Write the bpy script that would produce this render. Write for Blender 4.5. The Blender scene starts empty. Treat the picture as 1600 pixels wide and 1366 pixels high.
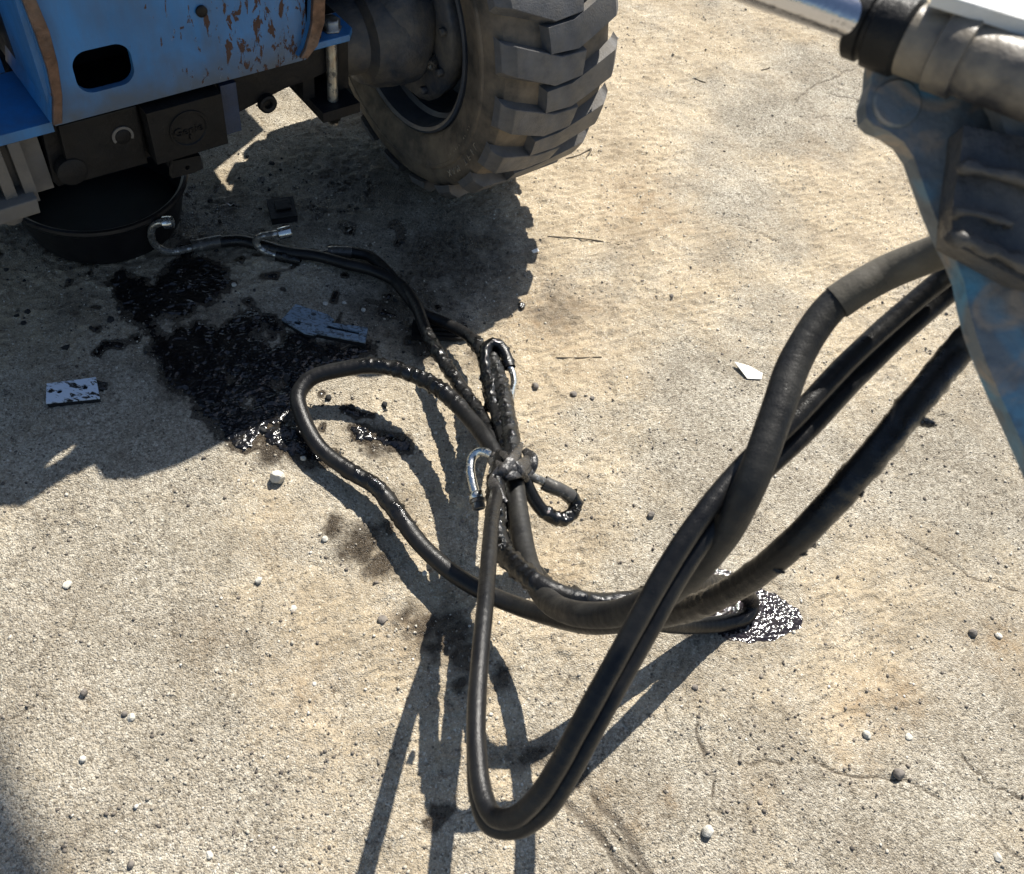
import bpy, bmesh, math, random
import numpy as np
from mathutils import Vector, Matrix
random.seed(7)
RNG = np.random.default_rng(11)
SC = bpy.context.scene
COL = SC.collection

# ------------------------------------------------------------------ camera
F_PX, CAM_H = 1379.0, 1.69
PITCH, ROLL = math.radians(53.1), math.radians(13.0)
_fw = np.array([0, math.cos(PITCH), -math.sin(PITCH)])
_rt = np.array([1.0, 0, 0]); _up = np.cross(_rt, _fw)
_c, _s = math.cos(ROLL), math.sin(ROLL)
CR = np.array([_c * _rt + _s * _up, -_s * _rt + _c * _up, _fw])
cam_d = bpy.data.cameras.new('camera'); cam = bpy.data.objects.new('camera', cam_d); COL.objects.link(cam)
cam_d.sensor_width = 36; cam_d.lens = F_PX / 1600 * 36; cam_d.clip_start = 0.05; cam_d.clip_end = 400
m = Matrix.Identity(4)
for i in range(3):
    m[i][0], m[i][1], m[i][2] = CR[0][i], CR[1][i], -CR[2][i]
m[2][3] = CAM_H
cam.matrix_world = m
SC.camera = cam
cam_d.dof.use_dof = True; cam_d.dof.focus_distance = 2.1; cam_d.dof.aperture_fstop = 7.0

# ------------------------------------------------------------------ light
SUN_AZ, SUN_EL = math.radians(75), math.radians(52)      # azimuth measured from +X towards +Y
w = bpy.data.worlds.new('World'); SC.world = w; w.use_nodes = True
nt = w.node_tree; bg = nt.nodes['Background']
sky = nt.nodes.new('ShaderNodeTexSky'); sky.sky_type = 'NISHITA'; sky.sun_disc = False
sky.sun_elevation = SUN_EL; sky.sun_rotation = math.pi / 2 - SUN_AZ
nt.links.new(sky.outputs[0], bg.inputs[0]); bg.inputs[1].default_value = 0.075
sl = bpy.data.lights.new('sun', 'SUN'); sl.energy = 5.0; sl.angle = math.radians(0.53); sl.color = (1.0, 0.95, 0.87)
so = bpy.data.objects.new('sun', sl); COL.objects.link(so)
SD = Vector((math.cos(SUN_EL) * math.cos(SUN_AZ), math.cos(SUN_EL) * math.sin(SUN_AZ), math.sin(SUN_EL)))
so.rotation_euler = SD.to_track_quat('Z', 'Y').to_euler(); so.location = (3, 6, 9)
SC.view_settings.view_transform = 'Standard'; SC.view_settings.look = 'None'
SC.view_settings.exposure = 0.85; SC.view_settings.gamma = 1.0; SC.view_settings.use_curve_mapping = False

# ------------------------------------------------------------------ places
def ray(x, y):
    return np.array([(x - 800) / F_PX, -(y - 683) / F_PX, 1.0]) @ CR
CAMP = np.array([0, 0, CAM_H])
def G(x, y, z=0.0):                       # point at height z
    d = ray(x, y); return CAMP + d * (z - CAM_H) / d[2]
def DP(x, y, dep):                        # point at a distance
    return CAMP + ray(x, y) * dep
WC = np.array([-.53, 2.13, 0.0]); YAW = math.radians(47.9); TW = 0.367
U3 = np.array([math.cos(YAW), math.sin(YAW), 0]); N3 = np.array([math.sin(YAW), -math.cos(YAW), 0])
def mp(x, y, o):                          # local machine coords (s, -o, z) on the upright plane o in front of the axle
    d = ray(x, y); t = (o - (CAMP - WC) @ N3) / (d @ N3); p = CAMP + t * d - WC
    return np.array([p @ U3, -o, p[2]])

# ------------------------------------------------------------------ noise
def _h(ix, iy, iz, seed):
    n = (ix * 374761393 + iy * 668265263 + iz * 2147483647 + seed * 1274126177) & 0xffffffff
    n = ((n ^ (n >> 13)) * 1274126177) & 0xffffffff
    n = n ^ (n >> 16)
    return (n & 0xffff) / 65535.0
def vnoise(x, y, z=None, seed=0):
    x = np.asarray(x, float); y = np.asarray(y, float)
    z = np.zeros_like(x) if z is None else np.asarray(z, float)
    ix, iy, iz = (np.floor(a).astype(np.int64) for a in (x, y, z))
    fx, fy, fz = x - ix, y - iy, z - iz
    fx, fy, fz = (a * a * (3 - 2 * a) for a in (fx, fy, fz))
    r = 0
    flat = not np.any(z)
    for k in ((0,) if flat else (0, 1)):
        wz = 1 if flat else (fz if k else 1 - fz)
        a = _h(ix, iy, iz + k, seed); b = _h(ix + 1, iy, iz + k, seed)
        c = _h(ix, iy + 1, iz + k, seed); d = _h(ix + 1, iy + 1, iz + k, seed)
        r = r + wz * ((a * (1 - fx) + b * fx) * (1 - fy) + (c * (1 - fx) + d * fx) * fy)
    return r * 2 - 1
def fbm(x, y, f, n=3, seed=0, gain=.5):
    t = 0; a = 1; s = 0
    for i in range(n):
        t = t + a * vnoise(x * f + 17.3 * i, y * f - 9.1 * i, seed=seed + i); s += a; a *= gain; f *= 2.03
    return t / s
def sstep(a, b, x):
    t = np.clip((x - a) / (b - a), 0, 1); return t * t * (3 - 2 * t)

# ------------------------------------------------------------------ ground fields
def PG(pts): return [tuple(G(*p)[:2]) for p in pts]
def seg_dist(x, y, poly, closed=False):
    best = np.full(x.shape, 9.0)
    n = len(poly)
    for i in range(n if closed else n - 1):
        (ax, ay), (bx, by) = poly[i], poly[(i + 1) % n]
        dx, dy = bx - ax, by - ay
        t = np.clip(((x - ax) * dx + (y - ay) * dy) / (dx * dx + dy * dy + 1e-12), 0, 1)
        best = np.minimum(best, np.hypot(x - ax - t * dx, y - ay - t * dy))
    return best
def poly_sd(x, y, poly):                  # positive inside
    ins = np.zeros(x.shape, bool); n = len(poly)
    for i in range(n):
        (ax, ay), (bx, by) = poly[i], poly[(i + 1) % n]
        c = (ay > y) != (by > y)
        with np.errstate(divide='ignore', invalid='ignore'):
            ins ^= c & (x < (bx - ax) * (y - ay) / (by - ay + 1e-15) + ax)
    d = seg_dist(x, y, poly, True)
    return np.where(ins, d, -d)
def bbox_apply(x, y, poly, pad, fn, out):
    p = np.array(poly); mk = (x > p[:, 0].min() - pad) & (x < p[:, 0].max() + pad) & (y > p[:, 1].min() - pad) & (y < p[:, 1].max() + pad)
    if mk.any(): out[mk] = fn(x[mk], y[mk], out[mk])
    return out

CRACKS = [PG(p) for p in (
    [(1385, 70), (1330, 110), (1270, 135), (1240, 160)], [(1290, 145), (1340, 155), (1400, 170), (1440, 190)],
    [(1230, 180), (1330, 185), (1420, 200)], [(1260, 1190), (1330, 1215), (1400, 1215), (1470, 1245), (1530, 1290), (1600, 1345)],
    [(1088, 1130), (1100, 1180), (1120, 1215), (1118, 1250)],
    [(1155, 350), (1210, 372), (1245, 385)], [(1400, 830), (1470, 870), (1530, 905), (1600, 925)], [(1160, 1190), (1260, 1190)], [(20, 1118), (60, 1105)], [(1500, 1180), (1560, 1235), (1600, 1250)], [(955, 1300), (1000, 1366)])]
RUTS = [PG(p) for p in ([(880, 1250), (925, 1300), (960, 1340), (985, 1366)], [(930, 1245), (975, 1300), (1010, 1366)],
                        [(1090, 355), (1170, 330), (1240, 385)], [(880, 330), (960, 300), (1050, 290)])][:2]
def ground_fields(x, y):
    sand = 0.53 + 0.80 * fbm(x, y, 2.1, 5, 21) + .16 * fbm(x, y, 18, 3, 5)
    far = sstep(1.35, 2.6, y)                      # loose sand gathers on the far side, past the wheel
    sand = sand + 0.14 * far - .03
    sand = np.clip(sand, 0, 1)
    for (px, py, r, v) in ((1300, 130, .35, -.5), (150, 1000, .22, -.25), (330, 1290, .2, -.35), (1150, 660, .16, -.35), (900, 560, .14, .4),
                           (1330, 1120, .15, .4), (1000, 190, .4, .35), (560, 800, .1, .15), (1500, 1250, .3, -.35), (250, 640, .3, -.35)):
        gx, gy = G(px, py)[:2]
        sand = sand + v * np.exp(-((x - gx) ** 2 + (y - gy) ** 2) / r ** 2)
    sand = np.clip(sand, 0, 1)
    rough = 1 - sstep(.35, .7, sand)
    h = .007 * fbm(x, y, 1.1, 3, 3) + .0028 * fbm(x, y, 8, 3, 8)
    g = vnoise(x * 150, y * 150, seed=40); g2 = vnoise(x * 290 + 3, y * 290, seed=44)
    h = h + (.35 + .65 * rough) * (.0008 * g + .0010 * g2)
    # sand: directional scuffs and small ripples
    a = .6; xr = x * math.cos(a) + y * math.sin(a); yr = -x * math.sin(a) + y * math.cos(a)
    sc = 1 - np.abs(fbm(xr, yr * 3.2, 14, 3, 60)); h = h + (1 - rough) * (.0042 * sstep(.72, 1., sc) - .0014 + .0012 * vnoise(x * 60, y * 60, seed=61))
    clod = np.clip(vnoise(x * 46, y * 46, seed=71) - .62, 0, 1) * sstep(.0, .35, vnoise(x * 4, y * 4, seed=72))
    h = h + .016 * clod + (1 - rough) * .006 * np.clip(vnoise(x * 95, y * 95, seed=75) - .55, 0, 1)
    pit = np.clip(vnoise(x * 85, y * 85, seed=81) - .56, 0, 1); h = h - .012 * pit
    cr = np.zeros_like(x)
    for c in CRACKS:
        wob = .006 * vnoise(x * 30, y * 30, seed=90)
        cr = bbox_apply(x + 0 * wob, y, c, .03, lambda X, Y, O: np.maximum(O, sstep(-.7, -.1, vnoise(X * 22, Y * 22, seed=94)) * (1 - sstep(.0010, .0034, seg_dist(X + .007 * vnoise(X * 35, Y * 35, seed=90), Y + .007 * vnoise(X * 35, Y * 35, seed=91), c)))), cr)
    rt = np.zeros_like(x)
    for c in RUTS:
        rt = bbox_apply(x, y, c, .06, lambda X, Y, O: np.maximum(O, 1 - sstep(.003, .014, seg_dist(X + .01 * vnoise(X * 25, Y * 25, seed=92), Y, c))), rt)
    h = h - .0045 * cr - .007 * rt * (.5 + .5 * vnoise(x * 60, y * 60, seed=95))
    return h, sand, np.maximum(cr, .8 * rt)

OIL_POLYS = [PG(p) for p in (
    [(172, 442), (190, 425), (205, 432), (222, 440), (244, 456), (250, 440), (262, 418), (285, 405), (300, 400), (330, 414), (352, 428), (362, 440), (352, 458), (330, 470), (298, 472), (300, 490), (278, 500), (262, 486), (232, 505), (204, 495), (190, 470)],
    [(205, 490), (232, 500), (250, 520), (262, 534), (285, 515), (310, 505), (340, 515), (362, 500), (392, 490), (420, 500), (438, 515), (445, 530), (470, 522), (498, 540), (540, 545), (575, 538), (580, 552), (540, 562), (500, 572), (470, 590), (458, 620), (455, 650), (430, 664), (405, 680), (382, 702), (352, 684), (322, 655), (300, 626), (262, 602), (243, 560), (240, 530), (222, 512)],
    [(412, 672), (440, 660), (470, 668), (500, 700), (520, 712), (500, 722), (470, 716), (440, 700), (418, 690)],
    [(548, 672), (590, 680), (632, 688), (634, 698), (600, 696), (560, 684)])]
OIL_HOLES = [PG(p) for p in ([(388, 524), (412, 508), (446, 522), (440, 538), (424, 546), (400, 534)],
                             [(424, 590), (452, 588), (452, 604), (436, 612), (412, 602)], [(236, 496), (246, 498), (262, 520), (256, 530), (244, 514)],
                             [(345, 580), (356, 576), (372, 592), (362, 600)], [(370, 630), (395, 618), (404, 632), (380, 642)])]
def oil_field(x, y):
    f = np.full(x.shape, -1.0)
    for p in OIL_POLYS: f = np.maximum(f, poly_sd(x, y, p))
    for p in OIL_HOLES: f = np.minimum(f, -poly_sd(x, y, p))
    f = f + .016 * fbm(x, y, 26, 3, 120) + .006 * vnoise(x * 160, y * 160, seed=125)
    f = f + .004; f = np.where(f < .03, f - .010 * sstep(.25, .8, vnoise(x * 48, y * 48, seed=128)), f)
    # stray drips round the spill
    d = vnoise(x * 30, y * 30, seed=131) - .80
    near = (np.hypot(x + .85, y - 1.45) < .62) & (y > 1.14 - .2 * (x + .6))
    return np.maximum(f, np.where(near, d * .06, -1))
PUD = PG([(1084, 900), (1100, 890), (1130, 888), (1165, 905), (1190, 918), (1222, 932), (1246, 950), (1257, 966), (1250, 982), (1225, 995), (1195, 1003), (1170, 1006), (1140, 1004), (1122, 995), (1116, 980), (1105, 955), (1080, 935), (1068, 920)])
DAMP = [(445, 690, .045, 1.0), (480, 715, .04, .7), (600, 690, .04, .6), (420, 715, .035, .7), (560, 850, .05, .75), (600, 885, .045, .8), (520, 825, .035, .6),
        (690, 985, .055, .8), (725, 1020, .035, .9), (640, 965, .03, .5), (686, 1275, .022, 1.2), (725, 1060, .02, .8), (880, 1215, .03, 1.1), (610, 820, .02, 1.),
        (640, 470, .2, .55), (700, 400, .22, .6), (560, 300, .22, .5), (300, 360, .2, .5), (330, 560, .16, .6), (870, 480, .12, .35), (760, 560, .06, .5),
        (830, 1180, .04, .6), (780, 1060, .035, .6), (1110, 905, .05, .5), (1090, 985, .03, .5), (150, 340, .25, .6), (130, 880 - 400, .1, .3), (660, 540, .05, .7), (540, 545, .07, .7)]
def damp_field(x, y):
    r = np.zeros_like(x)
    X = x + .02 * vnoise(x * 16, y * 16, seed=150) + .01 * vnoise(x * 50, y * 50, seed=152); Y = y + .02 * vnoise(x * 16, y * 16, seed=151)
    for px, py, rad, v in DAMP:
        gx, gy = G(px, py)[:2]; mk = (abs(X - gx) < 2.6 * rad) & (abs(Y - gy) < 2.6 * rad)
        r[mk] = np.maximum(r[mk], v * np.exp(-((X[mk] - gx) ** 2 + (Y[mk] - gy) ** 2) / rad ** 2))
    r = np.clip(r * (1 + .35 * fbm(x, y, 30, 2, 155)), 0, 1); mk = (abs(x + .75) < .75) & (abs(y - 1.35) < .65)
    f = oil_field(x[mk], y[mk]); r[mk] = np.maximum(r[mk], .95 * sstep(-.022, .002, f)); return r
STAINS = [(1350, 1110, .07, 1), (1400, 1090, .08, .8), (1560, 1010, .09, .8), (1330, 1190, .05, .7), (1040, 1240, .022, .9), (1050, 1262, .016, .9), (860, 490, .14, .8), (1010, 320, .16, .7),
          (330, 1000, .07, .4), (130, 1100, .05, .35), (840, 900, .05, .5), (1270, 240, .1, .5), (760, 1180, .04, .7), (480, 1080, .07, .5), (640, 990, .06, .6), (1180, 1240, .06, .35), (1000, 1290, .06, .5), (430, 830, .06, .4), (930, 1260, .06, .6)]
def hgt(px, py):
    return float(ground_fields(np.array([px]), np.array([py]))[0][0])

# ------------------------------------------------------------------ helpers: materials
def new_mat(name):
    mt = bpy.data.materials.new(name); mt.use_nodes = True
    n = mt.node_tree; return mt, n, n.nodes['Principled BSDF']
def N(n, t, **kw):
    nd = n.nodes.new('ShaderNode' + t)
    for k, v in kw.items():
        if k.startswith('i_'):
            key = k[2:]; nd.inputs[int(key) if key.isdigit() else key.replace('_', ' ')].default_value = v
        else: setattr(nd, k, v)
    return nd
def L(n, a, b): n.links.new(a, b)
def noise_n(n, vec, scale, detail=3, rough=.55, dist=0.0):
    t = N(n, 'TexNoise', i_Scale=scale, i_Detail=detail, i_Roughness=rough, i_Distortion=dist)
    if vec is not None: L(n, vec, t.inputs['Vector'])
    return t.outputs['Fac']
def ramp_n(n, fac, stops):
    r = N(n, 'ValToRGB'); e = r.color_ramp.elements
    while len(e) < len(stops): e.new(.5)
    for i, (p, c) in enumerate(stops):
        e[i].position = p; e[i].color = (*c, 1) if len(c) == 3 else c
    L(n, fac, r.inputs[0]); return r.outputs[0]
def g1(v): return (v, v, v)
def mixc(n, fac, a, b):
    mx = N(n, 'Mix', data_type='RGBA')
    for s, v in ((mx.inputs[0], fac), (mx.inputs[6], a), (mx.inputs[7], b)):
        if hasattr(v, 'links'): L(n, v, s)
        elif isinstance(v, (int, float)): s.default_value = v
        else: s.default_value = (*v, 1)
    return mx.outputs[2]
def mth(n, op, a, b=None, clamp=False):
    x = N(n, 'Math', operation=op, use_clamp=clamp)
    for i, v in enumerate((a, b)):
        if v is None: continue
        if hasattr(v, 'links'): L(n, v, x.inputs[i])
        else: x.inputs[i].default_value = v
    return x.outputs[0]
def bump_n(n, height, dist, strength=1.0, prev=None):
    b = N(n, 'Bump', i_Strength=strength, i_Distance=dist); L(n, height, b.inputs['Height'])
    if prev is not None: L(n, prev, b.inputs['Normal'])
    return b.outputs[0]
def coord(n): return N(n, 'TexCoord').outputs['Object']
def mapping(n, vec, scale=(1, 1, 1), rot=(0, 0, 0)):
    mpn = N(n, 'Mapping'); L(n, vec, mpn.inputs[0]); mpn.inputs['Scale'].default_value = scale; mpn.inputs['Rotation'].default_value = rot
    return mpn.outputs[0]

# ------------------------------------------------------------------ helpers: objects
def obj(name, me, mat=None, parent=None, smooth=False):
    o = bpy.data.objects.new(name, me); COL.objects.link(o)
    if mat is not None:
        me.materials.clear(); me.materials.append(mat)
    if smooth:
        me.polygons.foreach_set('use_smooth', [True] * len(me.polygons)); me.set_sharp_from_angle(angle=math.radians(32))
    if parent is not None: o.parent = parent
    return o
def tag(o, label=None, cat=None, group=None, kind=None):
    if label: o['label'] = label
    if cat: o['category'] = cat
    if group: o['group'] = group
    if kind: o['kind'] = kind
    return o
def empty(name, loc=(0, 0, 0), rz=0):
    o = bpy.data.objects.new(name, None); COL.objects.link(o); o.location = loc; o.rotation_euler = (0, 0, rz); o.empty_display_size = .05; return o
def mesh_np(name, V, Fq):
    me = bpy.data.meshes.new(name); V = np.asarray(V, np.float32); Fq = np.asarray(Fq, np.int32)
    k = Fq.shape[1]
    me.vertices.add(len(V)); me.vertices.foreach_set('co', V.ravel())
    me.loops.add(Fq.size); me.loops.foreach_set('vertex_index', Fq.ravel())
    me.polygons.add(len(Fq)); me.polygons.foreach_set('loop_start', np.arange(0, Fq.size, k, dtype=np.int32))
    me.polygons.foreach_set('loop_total', np.full(len(Fq), k, np.int32)); me.update(calc_edges=True); return me
def bm_mesh(name, bm, bevel=0.0, seg=2):
    if bevel:
        es = [e for e in bm.edges if len(e.link_faces) == 2 and e.calc_face_angle(0) > .5]
        bmesh.ops.bevel(bm, geom=es, offset=bevel, segments=seg, affect='EDGES', clamp_overlap=True, profile=.6)
    bmesh.ops.recalc_face_normals(bm, faces=bm.faces)
    me = bpy.data.meshes.new(name); bm.to_mesh(me); bm.free(); return me
def box_bm(x0, x1, y0, y1, z0, z1, bm=None):
    bm = bm or bmesh.new()
    vs = [bm.verts.new((x, y, z)) for x in (x0, x1) for y in (y0, y1) for z in (z0, z1)]
    for f in ((0, 1, 3, 2), (4, 6, 7, 5), (0, 4, 5, 1), (2, 3, 7, 6), (0, 2, 6, 4), (1, 5, 7, 3)):
        bm.faces.new([vs[i] for i in f])
    return bm
def box(name, x, y, z, mat, parent, bev=.003):
    return obj(name, bm_mesh(name, box_bm(min(x), max(x), min(y), max(y), min(z), max(z)), bev), mat, parent)
def prism_bm(poly, a0, a1, frame, holes=(), bm=None):
    """polygon (p,q) at depth a0..a1; frame(p,q,a)->xyz"""
    bm = bm or bmesh.new(); loops = []
    edges = []
    for lp in [poly] + list(holes):
        vs = [bm.verts.new(frame(p, q, a0)) for p, q in lp]
        es = [bm.edges.new((vs[i], vs[(i + 1) % len(vs)])) for i in range(len(vs))]; edges += es; loops.append(vs)
    if holes:
        fs = [g for g in bmesh.ops.triangle_fill(bm, edges=edges, use_beauty=True)['geom'] if isinstance(g, bmesh.types.BMFace)]
    else:
        fs = [bm.faces.new(loops[0])]
    ext = bmesh.ops.extrude_face_region(bm, geom=fs, use_keep_orig=True)
    nv = [g for g in ext['geom'] if isinstance(g, bmesh.types.BMVert)]
    # move the copies to the second depth
    src = [frame(p, q, a0) for lp in [poly] + list(holes) for p, q in lp]; dst = [frame(p, q, a1) for lp in [poly] + list(holes) for p, q in lp]
    for v in nv:
        k = min(range(len(src)), key=lambda i: (Vector(src[i]) - v.co).length_squared); v.co = dst[k]
    return bm
FR_SZ = lambda p, q, a: (p, a, q)          # (s,z) outline, thickness along local y
FR_YZ = lambda p, q, a: (a, p, q)
FR_XY = lambda p, q, a: (p, q, a)
def rrect(x0, x1, y0, y1, r, n=6):
    out = []
    for cx, cy, a0 in ((x1 - r, y1 - r, 0), (x0 + r, y1 - r, 90), (x0 + r, y0 + r, 180), (x1 - r, y0 + r, 270)):
        for i in range(n + 1):
            a = math.radians(a0 + 90 * i / n); out.append((cx + r * math.cos(a), cy + r * math.sin(a)))
    return out
def circ(cx, cy, r, n=24): return [(cx + r * math.cos(2 * math.pi * i / n), cy + r * math.sin(2 * math.pi * i / n)) for i in range(n)]
def lathe_me(name, prof, origin, axis, n=48, start=0, wob=0):
    """prof: (along, radius); axis: unit vector"""
    ax = Vector(axis).normalized(); a = ax.orthogonal().normalized(); b = ax.cross(a)
    V = []; F = []
    for (t, r) in prof:
        for i in range(n):
            th = 2 * math.pi * i / n + start
            rr = r * (1 + wob * math.sin(3 * th + t * 90))
            V.append(tuple(Vector(origin) + ax * t + (a * math.cos(th) + b * math.sin(th)) * rr))
    for j in range(len(prof) - 1):
        for i in range(n):
            k = (i + 1) % n; F.append((j * n + i, j * n + k, (j + 1) * n + k, (j + 1) * n + i))
    return mesh_np(name, V, F)
def spline(P, step):
    P = np.array(P, float); Q = np.vstack([2 * P[0] - P[1], P, 2 * P[-1] - P[-2]]); out = []
    for i in range(1, len(Q) - 2):
        p0, p1, p2, p3 = Q[i - 1:i + 3]; n = max(2, int(np.linalg.norm((p2 - p1)[:3]) / step))
        t0 = 0; d = lambda a, b: max(1e-5, np.linalg.norm((a - b)[:3])) ** .5
        t1 = t0 + d(p0, p1); t2 = t1 + d(p1, p2); t3 = t2 + d(p2, p3)
        for k in range(n):
            t = t1 + (t2 - t1) * k / n
            A1 = (t1 - t) / (t1 - t0) * p0 + (t - t0) / (t1 - t0) * p1; A2 = (t2 - t) / (t2 - t1) * p1 + (t - t1) / (t2 - t1) * p2; A3 = (t3 - t) / (t3 - t2) * p2 + (t - t2) / (t3 - t2) * p3
            B1 = (t2 - t) / (t2 - t0) * A1 + (t - t0) / (t2 - t0) * A2; B2 = (t3 - t) / (t3 - t1) * A2 + (t - t1) / (t3 - t1) * A3
            out.append((t2 - t) / (t2 - t1) * B1 + (t - t1) / (t2 - t1) * B2)
    out.append(P[-1]); return np.array(out)
def tube_me(name, pts, rad, n=18, step=.005, lump=None, seed=0, ring=None, closed_ends=True):
    """pts: xyz (optional 4th value = radius factor). lump: list of (t0,t1,amount) of clotted grease on the surface"""
    P = np.array(pts, float)
    if P.shape[1] == 3: P = np.c_[P, np.ones(len(P))]
    S = spline(P, step); C = S[:, :3]; fac = S[:, 3]; m_ = len(C)
    T = np.gradient(C, axis=0); T /= np.linalg.norm(T, axis=1)[:, None]
    a = np.cross(T[0], [0, 0, 1.]);
    if np.linalg.norm(a) < .1: a = np.cross(T[0], [1., 0, 0])
    a /= np.linalg.norm(a); A = [a]
    for i in range(1, m_):
        a = A[-1] - T[i] * (A[-1] @ T[i]); a /= np.linalg.norm(a); A.append(a)
    A = np.array(A); B = np.cross(T, A)
    th = np.linspace(0, 2 * np.pi, n, endpoint=False)
    D = A[:, None] * np.cos(th)[None, :, None] + B[:, None] * np.sin(th)[None, :, None]
    ln = np.r_[0, np.cumsum(np.linalg.norm(np.diff(C, axis=0), axis=1))]; tt = ln / ln[-1]
    R = np.repeat((rad * fac)[:, None], n, 1)
    R *= 1 + .02 * vnoise(ln * 24, ln * 0 + seed, seed=200 + seed)[:, None]
    V0 = C[:, None] + D * R[..., None]
    wet = np.zeros((m_, n))
    q = V0
    g = vnoise(q[..., 0] * 110, q[..., 1] * 110, q[..., 2] * 110, seed=210 + seed); g2 = vnoise(q[..., 0] * 45, q[..., 1] * 45, q[..., 2] * 45, seed=230 + seed)
    g3 = vnoise(q[..., 0] * 260, q[..., 1] * 260, q[..., 2] * 260, seed=250 + seed)
    for (t0, t1, am) in (lump or []):
        mk = sstep(t0 - .03, t0 + .01, tt) * (1 - sstep(t1 - .01, t1 + .03, tt))
        e = mk[:, None] * sstep(-.25, .35, g2 + .5 * g + .15)
        wet = np.maximum(wet, e * min(1, am))
        R = R + am * e * (.0010 + .0026 * np.maximum(g, -.4) + .0020 * g3)
    R = np.maximum(R, rad * .6)
    V = (C[:, None] + D * R[..., None]).reshape(-1, 3)
    i, j = np.meshgrid(np.arange(m_ - 1), np.arange(n), indexing='ij'); k = (j + 1) % n
    F = np.stack([i * n + j, (i + 1) * n + j, (i + 1) * n + k, i * n + k], -1).reshape(-1, 4)
    nv = len(V)
    if closed_ends:
        V = np.vstack([V, C[0] , C[-1]])
        e = [(nv, (x + 1) % n, x, x) for x in range(0)]
    me = mesh_np(name, V, F)
    at = me.attributes.new('wet', 'FLOAT', 'POINT'); wv = np.zeros(len(V), np.float32); wv[:nv] = wet.ravel(); at.data.foreach_set('value', wv)
    al = me.attributes.new('along', 'FLOAT', 'POINT'); av = np.zeros(len(V), np.float32); av[:nv] = np.repeat(ln, n); al.data.foreach_set('value', av)
    me.polygons.foreach_set('use_smooth', [True] * len(me.polygons))
    return me

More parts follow.
